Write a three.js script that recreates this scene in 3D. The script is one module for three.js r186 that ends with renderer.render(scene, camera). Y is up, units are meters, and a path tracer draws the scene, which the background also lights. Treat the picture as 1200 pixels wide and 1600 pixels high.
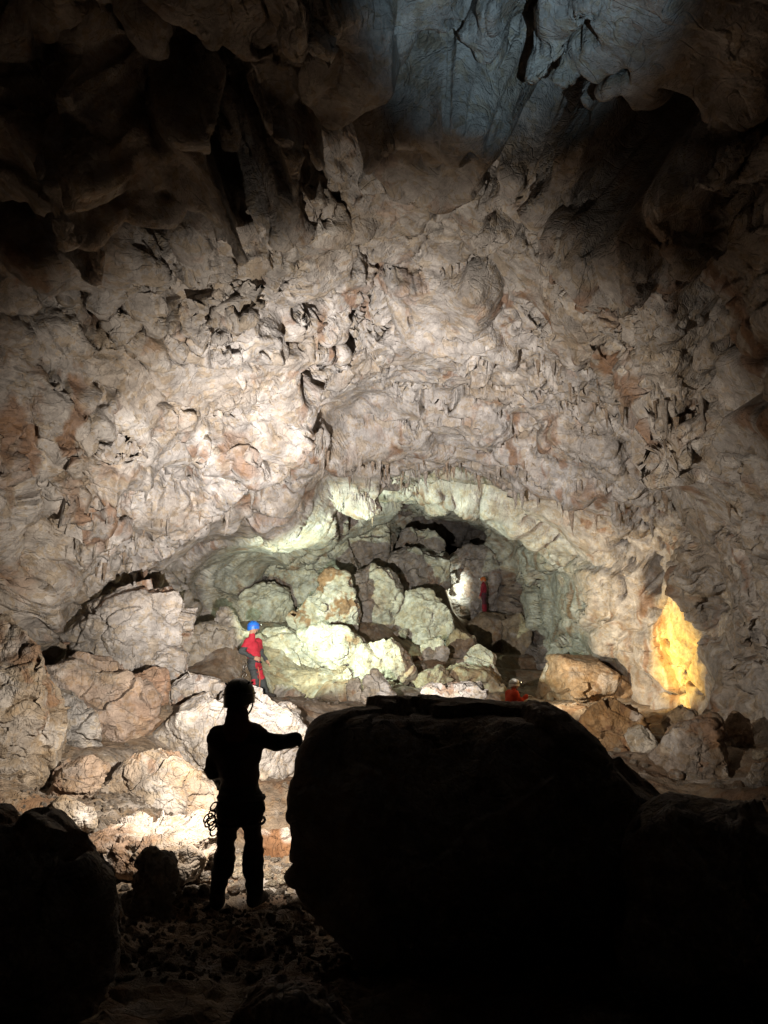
import * as THREE from 'three';
import { mergeVertices, mergeGeometries } from 'three/addons/utils/BufferGeometryUtils.js';
import { RectAreaLightUniformsLib } from 'three/addons/lights/RectAreaLightUniformsLib.js';

// ------------------------------------------------------------------ camera, exposure, lamps' strengths
const renderer = new THREE.WebGLRenderer({ antialias: true });
renderer.toneMapping = THREE.LinearToneMapping;
renderer.toneMappingExposure = 1.0;
renderer.shadowMap.enabled = true;
const scene = new THREE.Scene();
scene.background = new THREE.Color(0, 0, 0);              // underground: no sky reaches this chamber
const F = 1280, PITCH = THREE.MathUtils.degToRad(13), EYE = new THREE.Vector3(0, 1.6, 0);
const camera = new THREE.PerspectiveCamera(2 * Math.atan(800 / F) * 180 / Math.PI, 0.75, 0.1, 200);
camera.position.copy(EYE);
camera.rotation.x = PITCH;
scene.add(camera);

// [colour, intensity (cd), cone half angle in degrees, penumbra]
const LAMP = {
  front_core: [[1.0, 0.97, 0.95], 700, 34, 1],
  front_beam: [[1.0, 0.90, 0.76], 290, 57, 1],
  front_flood: [[1.0, 0.90, 0.76], 84, 66, 1],
  blue_helmet: [[0.80, 1.0, 0.74], 470, 47, 1],
  far: [[0.9, 1.0, 0.86], 75, 60, 1],
  warm: [[1.0, 0.58, 0.04], 300, 25, 1],
  warm_flood: [[1.0, 0.84, 0.58], 78, 74, 1],
  ceiling: [[0.55, 0.82, 1.0], 190, 9, 1],
};

// ------------------------------------------------------------------ helpers
function at(px, py, d) {                                   // photograph pixel + distance along the lens axis -> place in the cave
  const x = (px - 600) / F * d, y = (800 - py) / F * d, c = Math.cos(PITCH), s = Math.sin(PITCH);
  return new THREE.Vector3(EYE.x + x, EYE.y + y * c + d * s, EYE.z + y * s - d * c);
}
function rng(seed) { let a = seed >>> 0; return () => { a = (a + 0x6D2B79F5) >>> 0; let t = a; t = Math.imul(t ^ (t >>> 15), t | 1); t ^= t + Math.imul(t ^ (t >>> 7), t | 61); return ((t ^ (t >>> 14)) >>> 0) / 4294967296; }; }
const PERM = new Uint8Array(512), GR = new Float32Array(256 * 3);
{
  const r = rng(7), p = Array.from({ length: 256 }, (_, i) => i);
  for (let i = 255; i > 0; i--) { const j = Math.floor(r() * (i + 1)); [p[i], p[j]] = [p[j], p[i]]; }
  for (let i = 0; i < 512; i++) PERM[i] = p[i & 255];
  for (let i = 0; i < 256; i++) { const z = r() * 2 - 1, a = r() * 6.2832, q = Math.sqrt(1 - z * z); GR[i * 3] = q * Math.cos(a); GR[i * 3 + 1] = q * Math.sin(a); GR[i * 3 + 2] = z; }
}
function noise(x, y, z) {
  const X = Math.floor(x), Y = Math.floor(y), Z = Math.floor(z), fx = x - X, fy = y - Y, fz = z - Z;
  const u = fx * fx * fx * (fx * (fx * 6 - 15) + 10), v = fy * fy * fy * (fy * (fy * 6 - 15) + 10), w = fz * fz * fz * (fz * (fz * 6 - 15) + 10);
  const g = (i, j, k) => { const h = PERM[PERM[PERM[(X + i) & 255] + ((Y + j) & 255)] + ((Z + k) & 255)] * 3; return GR[h] * (fx - i) + GR[h + 1] * (fy - j) + GR[h + 2] * (fz - k); };
  const a = g(0, 0, 0), b = g(1, 0, 0), c = g(0, 1, 0), d = g(1, 1, 0), e = g(0, 0, 1), f = g(1, 0, 1), h = g(0, 1, 1), i = g(1, 1, 1);
  const l0 = a + (b - a) * u, l1 = c + (d - c) * u, l2 = e + (f - e) * u, l3 = h + (i - h) * u, m0 = l0 + (l1 - l0) * v, m1 = l2 + (l3 - l2) * v;
  return (m0 + (m1 - m0) * w) * 1.5;
}
function fbm(x, y, z, o) { let s = 0, a = 0.5; for (let i = 0; i < o; i++) { s += a * noise(x, y, z); x = x * 2.03 + 17.1; y = y * 2.03 + 5.7; z = z * 2.03 + 9.2; a *= 0.5; } return s; }
function ridge(x, y, z, o) { let s = 0, a = 0.5; for (let i = 0; i < o; i++) { s += a * (1 - 2 * Math.abs(noise(x, y, z))); x = x * 2.1 + 3.3; y = y * 2.1 + 8.1; z = z * 2.1 + 1.7; a *= 0.5; } return s; }
const sstep = (a, b, x) => { const t = Math.min(1, Math.max(0, (x - a) / (b - a))); return t * t * (3 - 2 * t); };
const hash = (i, j, k, s) => { let h = Math.imul(i, 374761393) ^ Math.imul(j, 668265263) ^ Math.imul(k, 1440662683) ^ Math.imul(s, 974634217); h = Math.imul(h ^ (h >>> 13), 1274126177); return ((h ^ (h >>> 16)) >>> 0) / 4294967296; };
const PL = { v: 0, edge: 0, id: 0 };
function plates(x, y, z, seed, tilt) {                     // broken rock: every cell a facet with its own offset and tilt; edge = distance to the joint
  const X = Math.floor(x), Y = Math.floor(y), Z = Math.floor(z); let f1 = 9, f2 = 9, bi = 0, bj = 0, bk = 0, bx = 0, by = 0, bz = 0;
  for (let i = X - 1; i <= X + 1; i++) for (let j = Y - 1; j <= Y + 1; j++) for (let k = Z - 1; k <= Z + 1; k++) {
    const h = hash(i, j, k, seed), cx = i + h - x, cy = j + ((h * 57.31) % 1) - y, cz = k + ((h * 913.7) % 1) - z, d = cx * cx + cy * cy + cz * cz;
    if (d < f1) { f2 = f1; f1 = d; bi = i; bj = j; bk = k; bx = cx; by = cy; bz = cz; } else if (d < f2) f2 = d;
  }
  const a = hash(bi, bj, bk, seed + 1), b = hash(bi, bj, bk, seed + 2), c = hash(bi, bj, bk, seed + 3), e = hash(bi, bj, bk, seed + 4);
  PL.v = (a - 0.5) + tilt * ((b - 0.5) * bx + (c - 0.5) * by + (e - 0.5) * bz); PL.edge = Math.sqrt(f2) - Math.sqrt(f1); PL.id = a;
  return PL.v;
}

// ------------------------------------------------------------------ textures: grain and fine relief of limestone, cloth weave
function tileNoise(size, fn) {
  const T = new Float32Array(size * size);
  for (let j = 0; j < size; j++) for (let i = 0; i < size; i++) {
    const a = i / size * 6.28318, b = j / size * 6.28318;  // a torus in 4-D folded to 3-D keeps the tile seamless
    T[j * size + i] = fn(i / size, j / size, a, b);
  }
  return T;
}
function pnoise(x, y, per, s) {                            // periodic gradient noise
  const X = Math.floor(x), Y = Math.floor(y), fx = x - X, fy = y - Y, u = fx * fx * (3 - 2 * fx), v = fy * fy * (3 - 2 * fy);
  const g = (i, j) => { const h = hash((X + i + per * 8) % per, (Y + j + per * 8) % per, s, 91) * 6.28318; return Math.cos(h) * (fx - i) + Math.sin(h) * (fy - j); };
  const a = g(0, 0), b = g(1, 0), c = g(0, 1), d = g(1, 1);
  return (a + (b - a) * u + (c - a) * v + (a - b - c + d) * u * v) * 1.5;
}
function tex(size, fn, srgb) {
  const data = new Uint8Array(size * size * 4);
  for (let j = 0; j < size; j++) for (let i = 0; i < size; i++) { const c = fn(i / size, j / size), k = (j * size + i) * 4; for (let q = 0; q < 3; q++) data[k + q] = Math.max(0, Math.min(255, Math.round(c[q] * 255))); data[k + 3] = 255; }
  const t = new THREE.DataTexture(data, size, size); t.wrapS = t.wrapT = THREE.RepeatWrapping; t.magFilter = THREE.LinearFilter; t.minFilter = THREE.LinearFilter; t.needsUpdate = true;
  if (srgb) t.colorSpace = THREE.SRGBColorSpace; return t;
}
const rockGrain = tex(1024, (u, v) => {
  const w = pnoise(u * 6, v * 6, 6, 1) * 0.5, n = pnoise(u * 8 + w, v * 8 + w, 8, 2) * 0.5 + pnoise(u * 22 + w, v * 22, 22, 3) * 0.35 + pnoise(u * 64, v * 64, 64, 4) * 0.25 + pnoise(u * 180, v * 180, 180, 5) * 0.2;
  const st = sstep(0.12, 0.3, pnoise(u * 12 + 2 * w, v * 12 - w, 12, 6) + pnoise(u * 40, v * 40, 40, 7) * 0.5), g = 0.86 + n * 0.2;
  return [g + 0.02 - st * 0.03, g - st * 0.06, g - 0.01 - st * 0.11];
}, true);
const rockRelief = tex(1024, (u, v) => {
  const w = pnoise(u * 5, v * 5, 5, 11), f1 = pnoise(u * 7 + w * 0.8, v * 9 + w * 0.5, 63, 12) + 0.4 * pnoise(u * 21, v * 27, 189, 16), f2 = pnoise(u * 20 + w, v * 26 - w, 260, 13) + 0.4 * pnoise(u * 60, v * 60, 60, 17);
  const st = (x, n) => { const q = x * n, i = Math.floor(q); return (i + sstep(0.0, 0.22, q - i)) / n; };
  const cr = sstep(0, 0.045, Math.abs(pnoise(u * 8 + w, v * 8 - w * 0.6, 8, 18))), c2 = sstep(0, 0.06, Math.abs(pnoise(u * 19 - w, v * 19, 19, 19)));
  const h = 0.42 + 0.3 * st(f1, 4) + 0.14 * st(f2, 4) - 0.16 * (1 - cr) - 0.07 * (1 - c2) + pnoise(u * 70, v * 70, 70, 14) * 0.06 + pnoise(u * 160, v * 160, 160, 15) * 0.05; return [h, h, h];
}, false);
const weave = tex(256, (u, v) => { const h = 0.5 + 0.2 * Math.sin(u * 6.28318 * 60) * Math.sin(v * 6.28318 * 60) + 0.3 * pnoise(u * 8, v * 8, 8, 21); return [h, h, h]; }, false);
const M = {};
M.rock = new THREE.MeshStandardMaterial({ vertexColors: true, map: rockGrain, bumpMap: rockRelief, bumpScale: 0.065, roughness: 0.93 });
M.cloth = new THREE.MeshStandardMaterial({ vertexColors: true, bumpMap: weave, bumpScale: 0.002, roughness: 0.85 });
M.plain = (r, g, b, rough = 0.6, metal = 0) => new THREE.MeshStandardMaterial({ color: new THREE.Color().setRGB(r, g, b), roughness: rough, metalness: metal });
M.metal = M.plain(0.5, 0.5, 0.5, 0.35, 1); M.rubber = M.plain(0.015, 0.015, 0.015, 0.8); M.black = M.plain(0.02, 0.02, 0.022, 0.5);
M.strap = M.plain(0.03, 0.03, 0.035, 0.8); M.rope = M.plain(0.4, 0.1, 0.05, 0.8);

const used = {};
function numbered(name) { const n = used[name] = (used[name] ?? -1) + 1; return n ? name + '_' + String(n).padStart(3, '0') : name; }
function tag(o, label, category, group, kind) { if (label) o.userData.label = label; if (category) o.userData.category = category; if (group) o.userData.group = group; if (kind) o.userData.kind = kind; return o; }
function mesh(name, geo, mat, parent = scene) { const m = new THREE.Mesh(geo, mat); m.name = parent === scene ? numbered(name) : name; m.castShadow = m.receiveShadow = true; parent.add(m); return m; }

// uv in metres across the plane that each face lies nearest to; only vertices on a change of plane are doubled
function boxUV(geo, scale = 0.5) {
  const p = geo.attributes.position, n = geo.attributes.normal, c = geo.attributes.color, ix = geo.index.array, map = new Int32Array(p.count * 3).fill(-1), src = [], ax = [], out = new Uint32Array(ix.length);
  for (let t = 0; t < ix.length; t += 3) {
    let x = 0, y = 0, z = 0; for (let q = 0; q < 3; q++) { x += n.getX(ix[t + q]); y += n.getY(ix[t + q]); z += n.getZ(ix[t + q]); }
    const a = Math.abs(x) > Math.abs(y) ? (Math.abs(x) > Math.abs(z) ? 0 : 2) : (Math.abs(y) > Math.abs(z) ? 1 : 2);
    for (let q = 0; q < 3; q++) { const k = ix[t + q] * 3 + a; if (map[k] < 0) { map[k] = src.length; src.push(ix[t + q]); ax.push(a); } out[t + q] = map[k]; }
  }
  const N = src.length, P = new Float32Array(N * 3), Nn = new Float32Array(N * 3), C = c && new Float32Array(N * 3), U = new Float32Array(N * 2);
  for (let i = 0; i < N; i++) {
    const s = src[i] * 3; for (let q = 0; q < 3; q++) { P[i * 3 + q] = p.array[s + q]; Nn[i * 3 + q] = n.array[s + q]; if (C) C[i * 3 + q] = c.array[s + q]; }
    const [a, b] = ax[i] === 0 ? [2, 1] : ax[i] === 1 ? [0, 2] : [0, 1]; U[i * 2] = P[i * 3 + a] * scale; U[i * 2 + 1] = P[i * 3 + b] * scale;
  }
  const g = new THREE.BufferGeometry(); g.setAttribute('position', new THREE.BufferAttribute(P, 3)); g.setAttribute('normal', new THREE.BufferAttribute(Nn, 3)); if (C) g.setAttribute('color', new THREE.BufferAttribute(C, 3)); g.setAttribute('uv', new THREE.BufferAttribute(U, 2)); g.setIndex(new THREE.BufferAttribute(out, 1));
  return g;
}
// limestone: grey-pink body, ochre and rust stains with an outline, pale calcite
const PALE = [0.46, 0.44, 0.42], TAN = [0.33, 0.275, 0.21], RUST = [0.24, 0.125, 0.06], GREY = [0.30, 0.295, 0.29];
const mix3 = (a, b, t) => [a[0] + (b[0] - a[0]) * t, a[1] + (b[1] - a[1]) * t, a[2] + (b[2] - a[2]) * t];
function stone(x, y, z, base, o = {}) {
  const w = noise(x * 0.9, y * 0.9, z * 0.9) * 0.8, fine = fbm(x * 7, y * 7, z * 7, 3);
  let c = mix3(base, TAN, (o.tan ?? 0.45) * sstep(-0.08, 0.22, fbm(x * 0.55 + w, y * 0.55, z * 0.55 + 4, 3) + fine * 0.18));
  c = mix3(c, GREY, 0.5 * sstep(0.05, 0.2, fbm(x * 0.8 + 9, y * 0.8 + w, z * 0.8, 3) + fine * 0.2));
  c = mix3(c, RUST, (o.rust ?? 0.75) * sstep(o.rustAt ?? 0.2, (o.rustAt ?? 0.2) + 0.1, fbm(x * 1.5 + 31 + w, y * (o.streak ?? 0.9), z * 1.5, 4) + fine * 0.4));
  c = mix3(c, [0.60, 0.585, 0.56], 0.6 * sstep(0.16, 0.28, fbm(x * 1.6 - 7, y * 1.3, z * 1.6 + 13, 3) + fine * 0.12));
  const g = (1 + fine * 0.45) * (o.dim ?? 1); return [c[0] * g, c[1] * g, c[2] * g];
}

// ------------------------------------------------------------------ the chamber: one skin from the back of the alcove over the arch, up the wall, along the ceiling and down behind the camera
const XS4 = [-750, -380, -90, 60, 150, 225, 300, 375, 450, 520, 590, 660, 735, 840, 950, 1040, 1130, 1210, 1310, 1500, 1850];
const ROWS = [];
const A3 = [[200, 1500, 28], [350, 1150, 31], [400, 1060, 32], [430, 1000, 33], [450, 960, 34], [465, 925, 35], [490, 890, 36.5], [520, 860, 38], [555, 840, 40], [590, 816, 41], [620, 804, 43], [670, 798, 44], [725, 804, 44], [772, 836, 42], [795, 900, 38.5], [812, 950, 36.5], [825, 990, 34.5], [838, 1030, 32], [860, 1090, 31], [900, 1240, 28], [1000, 1500, 26]];
ROWS.push(A3.map(([x, y]) => at(700 + (x - 700) * 0.3, 900 + (y - 900) * 0.3, 54)));
ROWS.push(A3.map((q) => at(...q)));
ROWS.push([[-200, 1500, 18], [100, 1150, 22], [180, 1060, 24], [240, 1000, 25], [290, 960, 25], [310, 920, 26], [350, 895, 27], [410, 870, 28], [470, 856, 29], [540, 822, 32], [600, 804, 36], [660, 800, 41], [735, 796, 41], [835, 850, 31], [893, 930, 27], [922, 990, 25.4], [942, 1030, 24.4], [968, 1070, 23.2], [990, 1120, 22], [1070, 1240, 20], [1250, 1520, 18]].map((q) => at(...q)));
ROWS.push([[-350, 1500, 14], [-60, 1150, 17], [60, 1050, 19], [150, 980, 20], [240, 930, 20], [262, 880, 20], [320, 850, 21], [390, 815, 21.5], [455, 800, 22], [520, 770, 23.5], [590, 786, 26], [655, 796, 31], [730, 788, 31], [850, 835, 25.5], [960, 900, 23], [1010, 950, 22.5], [1035, 1000, 21.5], [1066, 1050, 20.5], [1105, 1110, 19], [1150, 1230, 17], [1350, 1520, 15]].map((q) => at(...q)));
ROWS.push([[-420, 1500, 11], [-120, 1150, 13], [40, 1040, 16.8], [130, 960, 18.4], [226, 900, 19.2], [240, 850, 18], [300, 805, 17.5], [375, 768, 18], [445, 742, 18.5], [500, 705, 19], [575, 752, 22], [650, 785, 23], [725, 768, 23], [850, 790, 22], [985, 812, 20.5], [1058, 835, 19.5], [1085, 925, 18.5], [1112, 1005, 17.5], [1158, 1070, 16.5], [1215, 1210, 15], [1400, 1500, 12.5]].map((q) => at(...q)));
ROWS.push([[-600, 1300, 8], [-260, 1050, 10.5], [-30, 930, 13.5], [90, 868, 15.2], [180, 850, 16], [235, 820, 16.4], [300, 785, 16.8], [370, 745, 17.3], [440, 715, 17.8], [505, 675, 18.4], [580, 690, 20], [660, 715, 20.8], [730, 720, 20.8], [850, 735, 19.8], [990, 760, 18.5], [1070, 800, 17.5], [1118, 900, 16.5], [1155, 970, 15.5], [1200, 1030, 14], [1320, 1150, 12], [1600, 1400, 9.5]].map((q) => at(...q)));
ROWS.push([[-700, 1000, 6.5], [-350, 880, 9], [-80, 800, 12], [60, 750, 14.2], [150, 720, 15], [220, 695, 15.5], [290, 670, 16], [365, 645, 16.5], [440, 620, 17], [510, 595, 17.6], [585, 600, 18.7], [660, 610, 19.2], [735, 615, 19], [850, 625, 18.2], [980, 640, 17], [1060, 670, 16], [1130, 740, 15], [1190, 800, 13.8], [1270, 850, 12], [1420, 950, 10], [1750, 1100, 7.5]].map((q) => at(...q)));
ROWS.push([[-750, 650, 6], [-380, 620, 8.5], [-90, 580, 11.5], [60, 540, 13.5], [150, 510, 14.2], [220, 490, 14.7], [295, 470, 15.2], [370, 455, 15.6], [445, 440, 16], [515, 430, 16.4], [590, 425, 17], [660, 425, 17.2], [735, 430, 17], [850, 440, 16.2], [970, 455, 15.2], [1060, 480, 14.2], [1140, 520, 13.2], [1210, 560, 12], [1300, 600, 10.5], [1470, 680, 8.5], [1800, 750, 6.5]].map((q) => at(...q)));
const Y4 = [300, 310, 310, 300, 285, 275, 268, 260, 255, 250, 250, 250, 250, 255, 265, 275, 290, 305, 320, 350, 380], D4 = [6, 8.3, 10.5, 11.8, 12.5, 13, 13.4, 13.7, 14, 14.3, 14.6, 14.6, 14.4, 13.8, 13, 12.2, 11.2, 10.3, 9, 7.3, 5.8];
ROWS.push(XS4.map((x, i) => at(x, Y4[i], D4[i])));
const D5 = [6, 8, 9.8, 10.6, 11, 11.3, 11.5, 11.7, 11.9, 12, 12.1, 12.1, 12, 11.6, 11, 10.4, 9.8, 9, 8, 6.8, 5.6];
ROWS.push(XS4.map((x, i) => at(x, 80 - 0.06 * Math.abs(x - 600), D5[i])));
ROWS.push(XS4.map((x, i) => at(x, -120, D5[i] * 0.85)));
for (const [z, rx, ry] of [[1, 9, 11], [8, 7.5, 9], [13, 4, 5.5], [15, 1, 2]]) ROWS.push(XS4.map((_, i) => { const t = i / 20 * Math.PI; return new THREE.Vector3(-rx * Math.cos(t), -0.6 + ry * Math.pow(Math.sin(t), 0.75), z); }));
// the vault leans in over the floor: the higher rows lie nearer
[[5, 0.97], [6, 0.9], [7, 0.83], [8, 0.79], [9, 0.78], [10, 0.8]].forEach(([r, f]) => ROWS[r].forEach((p, c) => { const w = Math.max(0.25, 1 - Math.max(0, Math.abs(c - 10) - 5) * 0.17), k = 1 - (1 - f) * w; p.sub(EYE).multiplyScalar(k).add(EYE); }));
const RSEG = [16, 60, 62, 52, 50, 66, 78, 74, 56, 30, 16, 8, 6, 4], CSEG = [10, 18, 26, 30, 30, 26, 42, 48, 48, 46, 52, 50, 50, 66, 64, 46, 50, 44, 26, 14];
const FEATURES = [], CRACKS = [];
function cr(a, b, c, d, t) { const t2 = t * t, t3 = t2 * t; return 0.5 * (2 * b + (c - a) * t + (2 * a - 5 * b + 4 * c - d) * t2 + (3 * b - a - 3 * c + d) * t3); }
const shell = {};
{
  const rt = [], ct = [];
  RSEG.forEach((n, s) => { for (let k = 0; k < n; k++) rt.push(s + k / n); }); rt.push(RSEG.length - 1e-6);
  CSEG.forEach((n, s) => { for (let k = 0; k < n; k++) ct.push(s + k / n); }); ct.push(CSEG.length - 1e-6);
  const R = rt.length, C = ct.length, B = new Float32Array(R * C * 3), cl = (i, m) => Math.max(0, Math.min(m, i)), tmp = [0, 0, 0, 0];
  for (let r = 0; r < R; r++) {
    const i = Math.floor(rt[r]), t = rt[r] - i, q = [-1, 0, 1, 2].map((k) => ROWS[cl(i + k, ROWS.length - 1)]);
    const line = q[0].map((_, c) => ['x', 'y', 'z'].map((e) => cr(q[0][c][e], q[1][c][e], q[2][c][e], q[3][c][e], t)));
    for (let c = 0; c < C; c++) { const j = Math.floor(ct[c]), s = ct[c] - j; for (let e = 0; e < 3; e++) { for (let k = 0; k < 4; k++) tmp[k] = line[cl(j + k - 1, 20)][e]; B[(r * C + c) * 3 + e] = cr(tmp[0], tmp[1], tmp[2], tmp[3], s); } }
  }
  const index = new Uint32Array((R - 1) * (C - 1) * 6); let w = 0;
  for (let r = 0; r < R - 1; r++) for (let c = 0; c < C - 1; c++) { const a = r * C + c; index.set([a, a + 1, a + C, a + 1, a + C + 1, a + C], w); w += 6; }
  const norm = (P) => { const g = new THREE.BufferGeometry(); g.setAttribute('position', new THREE.BufferAttribute(P, 3)); g.setIndex(new THREE.BufferAttribute(index, 1)); g.computeVertexNormals(); return g.attributes.normal.array; };
  let N = norm(B);
  { const k = (rt.findIndex((x) => x >= 6) * C + ct.findIndex((x) => x >= 10)) * 3; if (N[k + 2] < 0) { for (let i = 0; i < index.length; i += 3) { const q = index[i]; index[i] = index[i + 1]; index[i + 1] = q; } N = norm(B); } }
  Object.assign(shell, { B, N, R, C, rt, ct, index, norm });
}
// the place on the bare skin that the photograph shows at a pixel (rows from r0 to r1 of the control net)
function onSkin(px, py, r0 = 3.4, r1 = 10.5) {
  const { B, R, C, rt } = shell, c = Math.cos(PITCH), s = Math.sin(PITCH); let best = 1e9, bi = 0;
  for (let r = 0; r < R; r += 1) { if (rt[r] < r0 || rt[r] > r1) continue; for (let k = 0; k < C; k++) { const i = (r * C + k) * 3, x = B[i] - EYE.x, y = B[i + 1] - EYE.y, z = B[i + 2] - EYE.z, d = y * s - z * c; if (d < 1) continue; const u = 600 + x / d * F - px, v = 800 - (y * c + z * s) / d * F - py, e = u * u + v * v; if (e < best) { best = e; bi = i; } } }
  return { i: bi / 3, p: new THREE.Vector3(B[bi], B[bi + 1], B[bi + 2]), n: new THREE.Vector3(shell.N[bi], shell.N[bi + 1], shell.N[bi + 2]) };
}
// hollows (+) and blocks standing proud (-): pixel, half width and half height in metres, depth
for (const [px, py, a, b, dep, turn = 0, r0, r1] of [
  [495, 590, 0.62, 0.3, 1.3, -0.1], [487, 474, 0.34, 0.2, 0.8, 0.3], [345, 455, 0.55, 0.1, 0.5, 0.1], [840, 218, 0.75, 0.3, 1.4, 0.5], [985, 235, 0.6, 0.35, 1.3, 0.4], [352, 175, 0.32, 0.55, 1.1, -0.3], [205, 90, 0.22, 0.7, 0.9, 0], [60, 335, 0.7, 0.22, 1.0, 0.25], [805, 345, 0.35, 0.3, 0.9, 0], [430, 300, 0.25, 0.4, 0.6, 0.2], [145, 515, 0.24, 0.2, 0.6], [735, 742, 0.25, 0.14, 0.6, 0.4], [230, 262, 0.3, 0.55, 0.7, -0.6], [560, 400, 0.3, 0.12, 0.5], [905, 395, 0.14, 0.7, 0.6, -0.5], [880, 560, 0.09, 0.55, 0.4, -0.1], [1000, 640, 0.07, 0.6, 0.35, -0.1], [155, 625, 0.28, 0.12, 0.35, 0.3], [830, 75, 0.16, 0.9, 0.9, 0.5], [480, 235, 0.2, 0.45, 0.7, 0.5], [930, 150, 0.5, 0.14, 0.5, -0.5], [760, 270, 0.2, 0.3, 0.6], [530, 185, 0.3, 0.12, 0.5, 0.6], [280, 60, 0.3, 0.16, 0.5, 0.4], [985, 470, 0.1, 0.3, 0.35], [520, 440, 0.4, 0.09, 0.4], [400, 525, 0.6, 0.07, 0.3, -0.1], [1020, 900, 0.22, 0.35, 0.8, 0.3, 2.5, 4.2], [950, 870, 0.3, 0.14, 0.6, 0.3, 2.5, 4.2], [920, 930, 0.1, 0.5, 0.4, 0.3, 2.2, 4]]) {
  const s = onSkin(px, py, r0, r1); FEATURES.push({ p: s.p, a: a * 1.35, b: b * 1.4, dep: dep * 1.15, ct: Math.cos(turn), st: Math.sin(turn), R: Math.max(a, b) * 3 });
}
for (const [px, py, a, b, dep, turn = 0] of [[690, 150, 1.15, 0.75, -0.75, 0.05], [230, 200, 1.1, 0.6, -0.5, 0.2], [120, 260, 1.2, 0.55, -0.55, 0.2], [420, 190, 0.7, 0.5, -0.5, -0.3], [980, 330, 1.0, 0.9, -0.4, 0.2], [600, 300, 0.8, 0.5, -0.3], [760, 30, 0.5, 0.16, -0.3, 0.6], [870, 50, 0.5, 0.14, -0.35, 0.5], [880, 110, 0.55, 0.16, -0.35, 0.4], [520, 30, 0.7, 0.6, -0.3], [330, 440, 0.8, 0.25, -0.22], [420, 690, 1.3, 0.5, -0.3], [720, 680, 2.2, 0.4, -0.3], [100, 640, 0.8, 0.6, -0.3], [1120, 640, 0.7, 0.8, -0.4], [560, 760, 0.9, 0.3, -0.4]]) {
  const s = onSkin(px, py); FEATURES.push({ p: s.p, a, b, dep, ct: Math.cos(turn), st: Math.sin(turn), R: Math.max(a, b) * 2.2 });
}
for (const [wd, dep, pts, r0, r1] of [
  [0.1, 0.55, [[735, 772], [790, 800], [850, 855], [893, 885]], 2, 3.9], [0.14, 0.9, [[312, 798], [272, 828], [236, 856], [226, 905]], 3, 4.6], [0.05, 0.3, [[1045, 835], [1052, 890], [1085, 985]], 3.2, 4.6], [0.06, 0.3, [[690, 290], [685, 360], [650, 410]]], [0.05, 0.3, [[850, 300], [905, 380], [940, 430]]], [0.05, 0.3, [[90, 190], [160, 235], [250, 250], [290, 200]]], [0.05, 0.3, [[620, 110], [570, 190], [590, 240]]], [0.07, 0.35, [[240, 455], [330, 450], [380, 460], [470, 440]]], [0.06, 0.3, [[270, 370], [350, 400], [430, 430], [520, 400]]], [0.05, 0.3, [[250, 590], [380, 560], [460, 580], [560, 570]]], [0.05, 0.25, [[330, 560], [390, 530], [440, 545]]], [0.05, 0.25, [[1050, 380], [1130, 440], [1200, 480]]], [0.05, 0.3, [[640, 470], [655, 560], [600, 620]]], [0.05, 0.25, [[960, 460], [1050, 540], [1060, 600]]], [0.04, 0.25, [[800, 470], [850, 520], [885, 600]]], [0.06, 0.3, [[170, 700], [260, 690], [350, 730]]], [0.06, 0.3, [[100, 780], [210, 770], [300, 720]]], [0.05, 0.3, [[60, 560], [150, 600], [170, 680]]], [0.05, 0.25, [[430, 660], [470, 690], [500, 660]]], [0.08, 0.5, [[700, 20], [780, 70], [820, 110], [800, 160]]], [0.07, 0.45, [[960, 20], [900, 40], [830, 90], [760, 130]]], [0.07, 0.45, [[970, 80], [920, 130], [860, 150]]], [0.06, 0.35, [[1010, 770], [1035, 860], [1055, 960]], 2.5, 4.3], [0.07, 0.5, [[960, 840], [985, 930], [990, 1010], [1000, 1060]], 2.3, 4], [0.06, 0.4, [[1040, 985], [1075, 1050], [1110, 1090]], 2.6, 4.2], [0.05, 0.35, [[860, 960], [930, 1000], [950, 1060]], 1.8, 3.4], [0.05, 0.3, [[120, 520], [240, 500], [380, 522], [520, 500]]], [0.05, 0.3, [[560, 520], [700, 505], [860, 530]]], [0.05, 0.3, [[600, 650], [760, 640], [900, 655], [1000, 650]]], [0.05, 0.3, [[250, 640], [330, 660], [420, 640]]], [0.05, 0.3, [[860, 700], [960, 715], [1040, 722]]], [0.05, 0.3, [[200, 400], [330, 385], [450, 400]]], [0.05, 0.3, [[620, 380], [760, 360], [900, 395], [1010, 400]]]]) {
  CRACKS.push({ wd, dep, pts: pts.map(([x, y]) => onSkin(x, y, r0, r1).p) });
}
for (const c of CRACKS) { c.lo = new THREE.Vector3(1e9, 1e9, 1e9); c.hi = new THREE.Vector3(-1e9, -1e9, -1e9); for (const p of c.pts) { c.lo.min(p); c.hi.max(p); } c.lo.subScalar(0.5); c.hi.addScalar(0.5); }
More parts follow.
